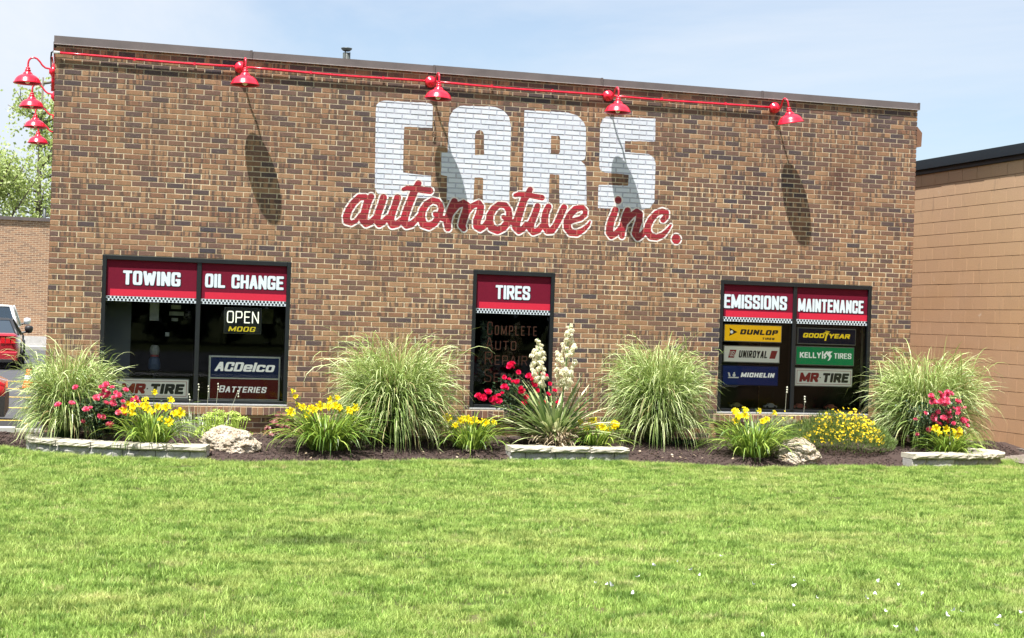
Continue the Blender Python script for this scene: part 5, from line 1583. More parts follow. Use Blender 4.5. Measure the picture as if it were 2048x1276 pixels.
def rose_bush(x, y, z, w, h, nfl, seed, label, mflower, leafy=1.0, open_=0.0, flowers=None, dep=0.7):
    rng = random.Random(seed)
    t = thing('rose_bush', (x, y, z), label, 'rose bush', 'rose bushes in the bed')
    st = MB(); lf = MB(); tips = []
    for i in range(int(16)):
        a = rng.uniform(0, 6.28); r_ = rng.uniform(0.3, 1.0)
        end = Vector((math.cos(a)*r_*w/2, math.sin(a)*r_*w/2*dep, h*rng.uniform(0.62, 1.0)*(1-0.25*r_*r_)))
        mid = end*0.5 + Vector((rng.uniform(-.05,.05), rng.uniform(-.05,.05), 0.08*h))
        P = [Vector((end.x*0.06, end.y*0.06, 0)), mid*0.5, mid, (mid+end)*0.5+Vector((0,0,0.02)), end]
        st.tube(P, [0.008,0.007,0.006,0.004,0.003], 5, 0.5); tips.append(end)
    st.build('stems', M['woody'], t)
    nl = int(2300*leafy)
    for i in range(nl):
        tp = rng.choice(tips); f = rng.uniform(0.25, 1.02)
        c = Vector((tp.x*f, tp.y*f, tp.z*(f**0.8))) + Vector((rng.gauss(0,.055), rng.gauss(0,.055), rng.gauss(0,.05)))
        c.x += rng.gauss(0, w*0.06); c.z = max(0.02, c.z)
        d = rnd_dir(rng, -0.3); n_ = (rnd_dir(rng, 0.2)+UP).normalized()
        small_leaf(lf, c, d, n_, rng.uniform(0.026,0.048), rng.uniform(0.010,0.017), min(1, abs(rng.gauss(0.3,0.3))))
    lf.build('foliage', M['rose_leaf'], t)
    meshes = [rose_flower_mesh(r_, seed*7+k, mflower) for k, r_ in enumerate((0.032, 0.039, 0.026))]
    P = []
    if flowers: P = [Vector(p) for p in flowers]
    while len(P) < nfl:
        a = rng.uniform(0, 6.28); tp = Vector((math.cos(a)*w/2*rng.uniform(0.2,1.0), -abs(math.sin(a))*w/2*dep*rng.uniform(0.3,1.0), 0))
        tp.z = h*rng.uniform(0.35, 1.0)*math.sqrt(max(0.2, 1-(tp.x/(w/2))**2*0.5))
        P.append(tp)
    for p in P:
        for k in range(rng.choice((1,1,2)) if not flowers else 1):
            o = link('flower', rng.choice(meshes), t)
            o.location = p + Vector((rng.gauss(0,.02), rng.gauss(0,.02), rng.gauss(0,.018))) * (1 if k else 0.3)
            o.rotation_euler = (R(rng.uniform(20, 75)), R(rng.uniform(-30,30)), rng.uniform(-0.8,0.8)); o.scale = [rng.uniform(0.85,1.2)]*3
    return t
rb1 = [(x_-0.70, -0.20-0.1*abs(math.sin(x_*9)), z_+0.02) for x_, z_ in ((0.33,0.62),(0.30,0.44),(0.16,0.42),(0.60,0.62),(0.66,0.64),(0.72,0.62),(0.64,0.58),(0.70,0.56),(0.76,0.56),(0.62,0.53),(0.68,0.51),(0.74,0.50),(0.80,0.53),(0.84,0.46),(0.66,0.45),(0.74,0.44),(0.95,0.48),(0.98,0.50),(1.0,0.46),(0.86,0.42),(0.47,0.37),(0.50,0.39),(0.80,0.34),(0.60,0.30),(0.65,0.29),(0.86,0.33),(0.71,0.21),(0.73,0.19),(0.55,0.50),(0.88,0.60))]
rose_bush(0.70, -1.10, -0.04, 0.74, 0.58, 32, 11, 'pink rose bush before the left grass clump, inside the curved wall', M['rose_pink'], 1.7, flowers=rb1)
rb2 = [(px_, -0.22, pz_) for px_, pz_ in ((-0.28,0.975),(-0.245,0.99),(-0.26,0.945),(-0.30,0.95),(-0.05,0.83),(0.02,0.80),(0.08,0.85),(0.12,0.86),(0.15,0.83),(-0.30,0.78),(-0.25,0.76),(-0.20,0.76),(-0.36,0.70),(-0.33,0.68),(-0.15,0.68),(-0.13,0.64),(-0.70,0.58),(-0.66,0.56),(-0.62,0.55),(-0.52,0.54),(-0.47,0.56),(-0.44,0.58),(-0.50,0.50),(-0.42,0.52),(0.12,0.50),(0.15,0.52),(0.20,0.62),(-0.1,0.50),(0.03,0.74),(-0.38,0.62),(0.30,0.66),(-0.56,0.62),(-0.2,0.88),(0.22,0.74),(0.34,0.52),(-0.08,0.58),(0.06,0.66),(-0.36,0.80),(0.26,0.46))]
rose_bush(5.72, -0.62, -0.03, 0.98, 0.88, 39, 12, 'bright crimson rose bush behind the spiky plant in front of the narrow window', M['rose_red'], 1.0, flowers=rb2)
rb3 = None
rose_bush(11.02, -1.36, -0.05, 0.90, 0.80, 34, 13, 'thin rose bush with scattered crimson blooms at the right, inside the curved wall', M['rose_pink'], 0.95)

# --- day lilies
def lily_flower_mesh(seed, m, rad=0.055):
    rng = random.Random(seed); q = MB()
    for k in range(6):
        a = 2*math.pi*k/6 + rng.uniform(-.08,.08); wd = rad*(0.36 if k % 2 else 0.26)
        sd = Vector((-math.sin(a), math.cos(a), 0)); rr = Vector((math.cos(a), math.sin(a), 0))
        prof = [(0.0,-0.04,0.25),(0.30,0.0,0.7),(0.62,0.032,1.0),(0.90,0.036,0.85),(1.10,0.018,0.15)]
        vs_ = []
        for r_, z_, w_ in prof:
            c = rr*rad*r_ + UP*z_*(rad/0.055)
            vs_ += [tuple(c-sd*wd*w_ + UP*0.004*w_), tuple(c - UP*0.004), tuple(c+sd*wd*w_ + UP*0.004*w_)]
        q.add(vs_, [(i*3+j, i*3+j+1, i*3+j+4, i*3+j+3) for i in range(4) for j in range(2)], rng.random())
    return q.mesh('flower', m)
M['lily_yellow'] = leaf_mat('yellow_lily_petal', (0.90,0.68,0.006), (0.94,0.84,0.03), transl=0.4, tcol=(1.0,0.88,0.04))
M['lily_leaf'] = leaf_mat('strap_leaf', (0.035,0.085,0.012), (0.16,0.27,0.04), (0.44,0.55,0.12), transl=0.25, rough=0.38, tcol=(0.45,0.6,0.08))
lily_meshes = [lily_flower_mesh(k, M['lily_yellow'], r_) for k, r_ in enumerate((0.055, 0.062, 0.046))]
def day_lily(x, y, z, w, h, nleaf, nfl, seed, label, flowers=None, fh=None):
    rng = random.Random(seed)
    t = thing('day_lily', (x, y, z), label, 'lily', 'yellow day lilies in the bed')
    q = MB(); fh = fh or h*1.15
    for i in range(nleaf):
        a = rng.uniform(0, 6.28); r0 = w*0.24*math.sqrt(rng.random())
        arc_blade(q, (r0*math.cos(a), r0*math.sin(a), 0), a + rng.gauss(0,.3), w*0.5*rng.uniform(0.9, 1.6)+h*0.28, R(rng.uniform(38, 84)), rng.uniform(1.5, 2.7), rng.uniform(0.012,0.019), rng, min(1,max(0,rng.gauss(0.5,0.27))), 7, 0.6)
    q.build('leaves', M['lily_leaf'], t)
    P = [Vector(p) for p in flowers] if flowers else []
    while len(P) < nfl:
        a = rng.uniform(0, 6.28); r_ = w*0.42*math.sqrt(rng.random())
        P.append(Vector((r_*math.cos(a), r_*math.sin(a)*0.8, fh*rng.uniform(0.72, 1.0))))
    s_ = MB()
    for p in P:
        b0 = Vector((p.x*0.3, p.y*0.3, 0.0))
        s_.tube([b0, (b0+p)*0.5+Vector((0,0,0.03)), p-Vector((0,0,0.03))], [0.004,0.0035,0.003], 4, 0.5)
        o = link('flower', rng.choice(lily_meshes), t); o.location = p
        o.rotation_euler = (R(rng.uniform(15, 85)), R(rng.uniform(-40,40)), rng.uniform(-0.9, 0.9)); o.scale = [rng.uniform(0.72,1.02)]*3
        for k in range(2):
            c = p + Vector((rng.uniform(-.05,.05), rng.uniform(-.05,.05), rng.uniform(-.06,.03)))
            s_.tube([c-Vector((0,0,.04)), c, c+Vector((rng.uniform(-.01,.01),0,.022))], [0.002,0.006,0.002], 5, 0.9)
    s_.build('flower_stalks', M['green_stem'], t)
    return t
day_lily(1.16, -1.27, -0.05, 0.78, 0.34, 230, 19, 21, 'yellow day lily clump over the curved wall below the left window sign', fh=0.52,
         flowers=[(0.02,-0.15,0.60),(-0.26,-0.1,0.46),(-0.2,-0.15,0.43),(-0.12,-0.2,0.45),(-0.3,-0.15,0.38),(-0.22,-0.2,0.36),(0.16,-0.1,0.42),(0.3,-0.15,0.37),(0.24,-0.2,0.36),(0.1,-0.2,0.30),(0.18,-0.2,0.28),(-0.05,-0.2,0.41),(0.0,-0.22,0.38)])
day_lily(3.14, -1.24, -0.08, 0.88, 0.44, 380, 19, 22, 'large yellow day lily clump right of the left window', fh=0.60,
         flowers=[(-0.42,-0.1,0.66),(-0.38,-0.1,0.60),(-0.35,0,0.5),(-0.3,-0.1,0.48),(-0.2,-0.1,0.46),(-0.1,-0.1,0.5),(0.0,-0.1,0.48),(0.08,-0.1,0.5),(0.22,-0.1,0.47),(0.3,-0.1,0.49),(0.26,-0.12,0.43),(-0.44,-0.1,0.42),(-0.25,-0.15,0.40)])
day_lily(4.90, -1.10, -0.07, 0.72, 0.27, 210, 12, 23, 'small yellowish day lily clump left of the straight wall', fh=0.36)
day_lily(6.42, -1.20, -0.06, 0.62, 0.25, 170, 9, 24, 'small day lily clump at the right end of the straight wall', fh=0.34)
day_lily(8.32, -1.62, -0.09, 0.86, 0.40, 300, 10, 25, 'tall yellow day lily clump touching the right pitted rock', fh=0.56)
day_lily(11.02, -1.62, -0.06, 0.66, 0.24, 190, 10, 26, 'low day lily clump inside the right curved wall', fh=0.33)

# --- yucca with two flower spikes
yu = thing('yucca', (5.92, -1.12, -0.05), 'spiky variegated yucca with two tall cream flower spikes above the straight wall', 'yucca')
M['yucca_leaf'] = leaf_mat('yucca_leaf', (0.06,0.12,0.03), (0.26,0.35,0.12), (0.70,0.72,0.42), transl=0.22, rough=0.4)
M['dead_leaf'] = leaf_mat('dead_yucca_leaf', (0.24,0.18,0.11), (0.52,0.43,0.30), transl=0.1)
M['yucca_bell'] = leaf_mat('cream_bell_petal', (0.74,0.70,0.46), (0.88,0.85,0.66), transl=0.3, rough=0.5)
yr = random.Random(31)
for i in range(190):
    q = MB(); a = yr.uniform(0, 6.28)
    L = yr.uniform(0.45, 0.90); lift = R(yr.uniform(12, 76))
    if math.sin(a) < -0.8: L *= 0.62
    c0 = Vector((0.06*math.cos(a), 0.06*math.sin(a), 0.05+0.12*yr.random()))
    arc_blade(q, c0, a, L, lift, yr.uniform(0.1, 1.25), yr.uniform(0.028, 0.046), yr, min(1,max(0,yr.gauss(0.55,0.3))), 6, 0.35, fold=0.35, tip=0.0)
    q.build('leaf', M['yucca_leaf'], yu)
q = MB()
for i in range(380):
    a = yr.uniform(0, 6.28); r_ = yr.uniform(0.03, 0.22); b0 = (r_*math.cos(a), r_*math.sin(a)-0.10, yr.uniform(0.03, 0.20))
    arc_blade(q, b0, a + yr.gauss(0,0.7), yr.uniform(0.10,0.26), R(yr.uniform(-20, 60)), yr.uniform(0.6, 2.4), yr.uniform(0.008,0.018), yr, yr.random(), 4, 1.2)
o = q.build('dead_leaves', M['dead_leaf'], yu); o['kind'] = 'stuff'
def bell_mesh(seed):
    rng = random.Random(seed); q = MB()
    for k in range(6):
        a = math.pi/3*k; w_ = 0.40
        def P(r_, z_, da): return (r_*math.cos(a+da), r_*math.sin(a+da), z_)
        q.add([P(0.004,0,0), P(0.021,-0.014,-w_), P(0.025,-0.014,0), P(0.021,-0.014,w_), P(0.020,-0.034,-w_*0.8), P(0.026,-0.036,0), P(0.020,-0.034,w_*0.8), P(0.021,-0.049,0)],
              [(0,1,2),(0,2,3),(1,4,5,2),(2,5,6,3),(4,7,5),(5,7,6)], rng.random())
    return q.mesh('bell_flower', M['yucca_bell'])
bells = [bell_mesh(k) for k in range(3)]
def spike(pts, z_first, n, wid, seed):
    rng = random.Random(seed); P = [Vector(p) for p in pts]
    q = MB(); q.tube(P, [0.013,0.011,0.009,0.005][:len(P)], 7)
    sp_ = q.build('flower_spike', M['green_stem'], yu, True)
    for i in range(n):
        f = z_first + (1-z_first)*(i+rng.random()*0.6)/n
        g = f*(len(P)-1); k = min(int(g), len(P)-2); c = P[k].lerp(P[k+1], g-k)
        a = rng.uniform(0, 6.28); tt = (f-z_first)/(1-z_first)
        r_ = wid*rng.uniform(0.3, 1.0)*math.sin(math.pi*min(1, 0.18+0.80*tt))**0.7
        o = link('bell_flower', rng.choice(bells), sp_)
        o.location = c + Vector((r_*math.cos(a), r_*math.sin(a), rng.uniform(-.015,.015)))
        o.rotation_euler = (rng.uniform(-.6,.6), rng.uniform(-.6,.6), rng.uniform(0,6.28)); o.scale = [rng.uniform(0.95,1.3)*(1.0 if tt < 0.8 else 0.75)]*3
spike([(-0.03,0,0.1),(-0.18,-0.02,0.6),(-0.21,-0.02,0.95),(-0.24,-0.02,1.32)], 0.50, 78, 0.100, 5)
spike([(0.03,0,0.1),(0.10,0,0.6),(0.13,0,1.0),(0.165,0,1.50)], 0.47, 105, 0.125, 6)

# --- coreopsis mound, sage, sedum, coral bells, silver leaves
M['core_leaf'] = leaf_mat('feathery_leaf', (0.055,0.095,0.022), (0.14,0.22,0.05), (0.27,0.35,0.10), transl=0.3)
M['core_flower'] = leaf_mat('small_yellow_flower', (0.78,0.52,0.005), (0.90,0.72,0.02), transl=0.3)
def mound(name, x, y, z, w, d, h, n, leaf, label, cat, seed, L=(0.03,0.07), wl=0.003, ang=0.4, group=None):
    rng = random.Random(seed); t = thing(name, (x, y, z), label, cat, group); q = MB()
    for i in range(n):
        a = rng.uniform(0, 6.28); r_ = math.sqrt(rng.random()); hh = h*(1-r_**2.2*0.65)*rng.random()**0.45
        c = Vector((r_*math.cos(a)*w/2, r_*math.sin(a)*d/2, hh))
        c += Vector((mnoise.noise(c*6)*0.06, mnoise.noise(c*6+Vector((5,1,2)))*0.06, 0.05*mnoise.noise(c*5)))
        c.z = max(0.0, c.z)
        dd = (rnd_dir(rng, -0.2)*ang + UP*0.6 + Vector((c.x, c.y, 0))*0.8).normalized()
        small_leaf(q, c, dd, rnd_dir(rng), rng.uniform(*L), rng.uniform(0.6,1.3)*wl, min(1,max(0,rng.gauss(0.45,0.25))))
    q.build('foliage', leaf, t)
    return t, rng
t, rng = mound('coreopsis', 9.66, -1.20, -0.08, 1.60, 0.9, 0.50, 15000, M['core_leaf'], 'feathery mound covered with small yellow flowers below the right window', 'flowering plant', 41)
def flower_heads(t, rng, n, w, d, h, rad, m, x_bias=0.0, low=0.6):
    q = MB()
    for i in range(n):
        a = rng.uniform(0, 6.28); r_ = math.sqrt(rng.random())
        c = Vector((r_*math.cos(a)*w/2 + x_bias, -abs(r_*math.sin(a))*d/2*rng.choice((1,1,-1)), 0)); c.z = h*(1-r_**2.2*0.6)*rng.uniform(low, 1.08)
        nrm = (rnd_dir(rng, 0.1)+UP*0.5+Vector((0,-0.9,0))).normalized(); u = nrm.orthogonal().normalized(); v = nrm.cross(u)
        k = 8; rr = rad*rng.uniform(0.75,1.2); ph = rng.uniform(0,6)
        q.add([tuple(c + (u*math.cos(2*math.pi*j/k+ph) + v*math.sin(2*math.pi*j/k+ph))*rr*(1 if j % 2 else 0.72) + nrm*rr*0.25) for j in range(k)] + [tuple(c)], [(j, (j+1) % k, k) for j in range(k)], rng.random())
    o = q.build('flower_heads', m, t); o['kind'] = 'stuff'
flower_heads(t, rng, 560, 1.10, 0.85, 0.54, 0.018, M['core_flower'], 0.10, 0.62)
M['sage_leaf'] = leaf_mat('grey_green_leaf', (0.15,0.19,0.09), (0.30,0.34,0.19), (0.45,0.46,0.33), transl=0.25)
t, rng = mound('sage_plant', 8.98, -0.82, -0.05, 1.05, 0.7, 0.40, 5200, M['sage_leaf'], 'wispy grey green sage between the tall lily and the yellow mound', 'plant', 42, (0.03,0.08), 0.0025, 0.3)
flower_heads(t, rng, 26, 1.0, 0.6, 0.46, 0.017, M['core_flower'], 0.1, 0.85)
M['sedum_leaf'] = leaf_mat('lime_sedum', (0.30,0.44,0.06), (0.52,0.66,0.14), (0.66,0.76,0.26), transl=0.25)
t, rng = mound('sedum', 2.00, -0.72, -0.03, 0.66, 0.45, 0.24, 900, M['sedum_leaf'], 'lime green sedum behind the left pitted rock', 'plant', 43, (0.02,0.035), 0.008, 0.8)
q = MB()
for i in range(52):
    a = rng.uniform(0, 6.28); r_ = math.sqrt(rng.random()); c = Vector((r_*math.cos(a)*0.31, r_*math.sin(a)*0.2, 0.22+0.12*(1-r_)*rng.uniform(0.7,1.2)+rng.uniform(0,.03)))
    q.tube([Vector((c.x*0.8, c.y*0.8, 0.0)), c], 0.005, 4, 0.3)
    for j in range(26):
        b_ = rng.uniform(0, 6.28); rr = 0.045*math.sqrt(rng.random()); p = c + Vector((rr*math.cos(b_), rr*math.sin(b_), 0.016*(1-rr/0.045)+rng.uniform(-.004,.004)))
        small_leaf(q, p, rnd_dir(rng, 0.1), rnd_dir(rng, 0.3), 0.017, 0.006, min(1, max(0, rng.gauss(0.6,0.25))))
q.build('flower_heads', M['sedum_leaf'], t)
M['silver_leaf'] = leaf_mat('silvery_leaf', (0.26,0.32,0.20), (0.47,0.52,0.37), (0.60,0.62,0.48), transl=0.25)
M['bud'] = leaf_mat('pale_bud', (0.55,0.55,0.42), (0.74,0.74,0.62))
sv = thing('silver_plant', (1.72, -0.42, -0.02), 'silvery narrow leaved plant with budded stalks below the left window mullion', 'plant')
rng = random.Random(44); q = MB()
for i in range(210):
    a = rng.uniform(0, 6.28); r_ = 0.24*math.sqrt(rng.random())
    arc_blade(q, (r_*math.cos(a)*1.4, r_*math.sin(a), 0), a, rng.uniform(0.18,0.36), R(rng.uniform(50,88)), rng.uniform(0.1,1.2), rng.uniform(0.006,0.011), rng, rng.random(), 4)
q.build('leaves', M['silver_leaf'], sv)
q = MB()
def bud_stalk(q, x, y, h, lean, nb=3, r_=0.010):
    top = Vector((x+lean, y, h)); q.tube([Vector((x, y, 0)), Vector((x+lean*0.4, y, h*0.55)), top], [0.003,0.0025,0.002], 4, 0.2)
    for k in range(nb):
        c = top + Vector((rng.uniform(-.010,.010), 0, -0.032*k)); q.lathe([(0.001,-r_*1.2),(r_*0.8,-r_*0.5),(r_,0.0),(r_*0.7,r_*0.8),(0.001,r_*1.3)], 7, tuple(c), 0.8)
for (x_, h_, l_) in ((0.02,0.62,0.0),(0.12,0.60,0.02),(0.22,0.63,0.03),(0.34,0.55,0.14),(-0.06,0.50,-0.02)): bud_stalk(q, x_, 0, h_, l_)
q.build('budded_stalks', M['bud'], sv)
cb = thing('budded_stems', (9.30, -0.45, -0.03), 'two thin budded stems rising in front of the green and white tire signs', 'plant')
q = MB(); bud_stalk(q, 0.0, 0, 0.74, 0.02, 3, 0.013); bud_stalk(q, 0.26, 0, 0.62, 0.03, 3, 0.013)
q.build('stalks', M['bud'], cb)
M['coral_leaf'] = leaf_mat('dark_red_leaf', (0.07,0.018,0.022), (0.18,0.05,0.055), (0.34,0.15,0.13), transl=0.2, rough=0.35)
he = thing('coral_bells', (2.72, -0.42, -0.03), 'dark red leafy clump between the left rock and the large yellow lily', 'plant')
rng = random.Random(45)
def round_leaf(q, c, nrm, rad, tone, rng):
    u = nrm.orthogonal().normalized(); v = nrm.cross(u); k = 10
    q.add([tuple(c + (u*math.cos(2*math.pi*j/k)+v*math.sin(2*math.pi*j/k))*rad*(1.0 if j % 2 else 0.82) + nrm*rad*0.18*math.sin(j*2.5)) for j in range(k)] + [tuple(c-nrm*rad*0.2)], [(j, (j+1) % k, k) for j in range(k)], tone)
for i in range(64):
    q = MB(); a = rng.uniform(0, 6.28); r_ = math.sqrt(rng.random()); c = Vector((r_*math.cos(a)*0.20, r_*math.sin(a)*0.16, 0.05+0.25*(1-r_**2)*rng.uniform(0.6,1.1)))
    round_leaf(q, c, (rnd_dir(rng,0.0)+UP*0.7+Vector((0,-0.5,0))).normalized(), rng.uniform(0.026,0.042), rng.random()*0.9, rng)
    q.build('leaf', M['coral_leaf'], he)
lw = thing('low_weed', (7.78, -0.60, -0.04), 'low dark green weed at the foot of the right middle grass clump', 'plant')
rng = random.Random(46); q = MB()
for i in range(300):
    a = rng.uniform(0, 6.28); r_ = math.sqrt(rng.random()); c = Vector((r_*math.cos(a)*0.28, r_*math.sin(a)*0.15-0.05, 0.02+0.09*(1-r_)*rng.random()))
    small_leaf(q, c, rnd_dir(rng, -0.1), rnd_dir(rng, 0.2), rng.uniform(0.025,0.045), 0.013, rng.random()*0.7)
q.build('foliage', M['rose_leaf'], lw)
# a few pale petals on the mulch
q = MB(); rng = random.Random(47)
for (cx, cy, n) in ((5.0,-1.5,14),(7.0,-1.5,12),(7.6,-1.8,8),(4.3,-1.35,5),(3.2,-1.75,6)):
    for i in range(n):
        x_ = cx+rng.gauss(0,.28); y_ = cy+rng.gauss(0,.12)
        if y_ < edge_y(x_)+0.06: continue
        c = Vector((x_, y_, soil_z(x_, y_)+0.030))
        round_leaf(q, c, (UP+rnd_dir(rng)*0.6).normalized(), rng.uniform(0.012,0.022), rng.random(), rng)
tag(q.build('fallen_petals', M['dead_leaf']), 'pale fallen petals and dry leaves scattered on the mulch', 'petals', kind='stuff')

# --- pitted limestone rocks
def rock_mat():
    m, nt, b, out = new_mat('pitted_limestone')
    n = noise(nt, wpos(nt), 9.0, 5.0, 0.7)
    v = nd(nt, 'ShaderNodeTexVoronoi', Scale=34.0); nt.links.new(wpos(nt), v.inputs['Vector'])
    n3 = noise(nt, wpos(nt), 40.0, 4.0, 0.7)
    col = mixc(nt, ramp(nt, n, 0.35, 0.65), (0.56,0.50,0.41), (0.34,0.26,0.17))
    pit = ramp(nt, mth(nt, 'ADD', v.outputs['Distance'], mth(nt, 'MULTIPLY', n3, 0.5)), 0.36, 0.58, 0.85, 0.0)
    col = mixc(nt, pit, col, (0.16,0.10,0.06))
    nt.links.new(col, b.inputs['Base Color']); b.inputs['Roughness'].default_value = 0.95
    bump(nt, b, mth(nt, 'ADD', v.outputs['Distance'], n3), 1.0, 0.02)
    return m
M['rock'] = rock_mat()
def rock(x, y, z, sx, sy, sz, seed, label, peak=0.0):
    bm = bmesh.new(); bmesh.ops.create_icosphere(bm, subdivisions=5, radius=1.0)
    off = Vector((seed*3.1, seed*1.7, 0))
    for v in bm.verts:
        p = v.co.copy(); d = p.normalized()
        r_ = 1.0 + 0.20*mnoise.noise(d*1.3+off) + 0.13*mnoise.noise(d*3.1+off) + 0.06*mnoise.noise(d*7+off)
        vd = mnoise.voronoi(d*6.5+off)[0]
        pit = max(0, 0.34 - vd[0])
        if mnoise.noise(d*2.7+off*2) > -0.25: r_ -= pit*0.40
        vd2 = mnoise.voronoi(d*13+off)[0]; r_ -= max(0, 0.30-vd2[0])*0.13
        c = d*r_
        c.z = c.z*(0.95 + peak*c.x)
        if abs(c.x) > 0.7: c.x *= 0.96
        v.co = Vector((c.x*sx, c.y*sy, max(-0.25, c.z)*sz))
    me = bpy.data.meshes.new('rock'); bm.to_mesh(me); bm.free(); me.materials.append(M['rock'])
    me.polygons.foreach_set('use_smooth', [False]*len(me.polygons))
    o = link('rock', me); o.location = (x, y, z)
    return tag(o, label, 'rock', 'pitted limestone rocks in the bed')
rock(2.05, -1.28, -0.06, 0.345, 0.27, 0.225, 1, 'wide pitted pale limestone rock at the right end of the curved left wall', -0.25)
rock(8.86, -1.78, -0.09, 0.28, 0.24, 0.23, 5, 'smaller blocky pitted limestone rock beside the tall right lily', -0.15)

# ------------------------------------------------------------------ trees far behind at the left
M['bark'] = simple('grey_bark', (0.12,0.10,0.08), 0.9)
M['tree_leaf'] = leaf_mat('pale_tree_leaf', (0.17,0.24,0.07), (0.38,0.46,0.18), (0.58,0.64,0.36), transl=0.45, tcol=(0.5,0.6,0.12))
def tree(x, y, h, w, n, seed, label, trunk_h=0.3, slim=False):
    rng = random.Random(seed); t = thing('broadleaf_tree', (x, y, -0.3), label, 'tree', 'trees behind the far brick building')
    q = MB(); ends = []
    q.tube([(0,0,0),(0.1,0,h*0.25),(-0.05,0,h*0.5),(0,0,h*0.86)], [0.24,0.18,0.11,0.03], 8)
    for i in range(26):
        z0 = h*rng.uniform(trunk_h, 0.85); a = rng.uniform(0, 6.28)
        L = w*0.5*rng.uniform(0.5,1.0)*(1.0 if slim else math.sin(math.pi*min(1,(z0/h)*0.95))**0.5)
        e = Vector((math.cos(a)*L, math.sin(a)*L, z0 + L*rng.uniform(0.3,0.9)))
        m_ = Vector((math.cos(a)*L*0.5, math.sin(a)*L*0.5, z0+L*0.12))
        q.tube([Vector((0,0,z0)), m_, e], [0.06,0.04,0.012], 5)
        ends.append((Vector((0,0,z0)), m_, e))
        for k in range(4):
            s0 = m_.lerp(e, rng.uniform(0,0.9)); e2 = s0 + rnd_dir(rng, -0.1)*w*0.16
            q.tube([s0, e2], [0.018,0.006], 4); ends.append((m_, s0, e2))
    q.build('trunk', M['bark'], t, True)
    q = MB()
    cl = [e[2]*rng.uniform(0.9,1.03)+rnd_dir(rng)*w*0.05 for e in ends] + [e[1].lerp(e[2], rng.random()) for e in ends]
    for i in range(n):
        c = rng.choice(cl) + Vector((rng.gauss(0,1), rng.gauss(0,1), rng.gauss(0,0.8)))*w*0.055
        small_leaf(q, c, rnd_dir(rng), rnd_dir(rng), rng.uniform(0.11,0.19), rng.uniform(0.038,0.065), min(1,max(0,rng.gauss(0.5,0.25))))
    q.build('crown', M['tree_leaf'], t)
tree(-3.1, 44.0, 7.6, 5.4, 9500, 51, 'loose pale green tree behind the far brick building, leftmost', 0.4)
tree(-1.0, 48.0, 13.0, 3.6, 5600, 52, 'slim taller pale tree behind the far brick building, beside the red lamps', 0.4, True)

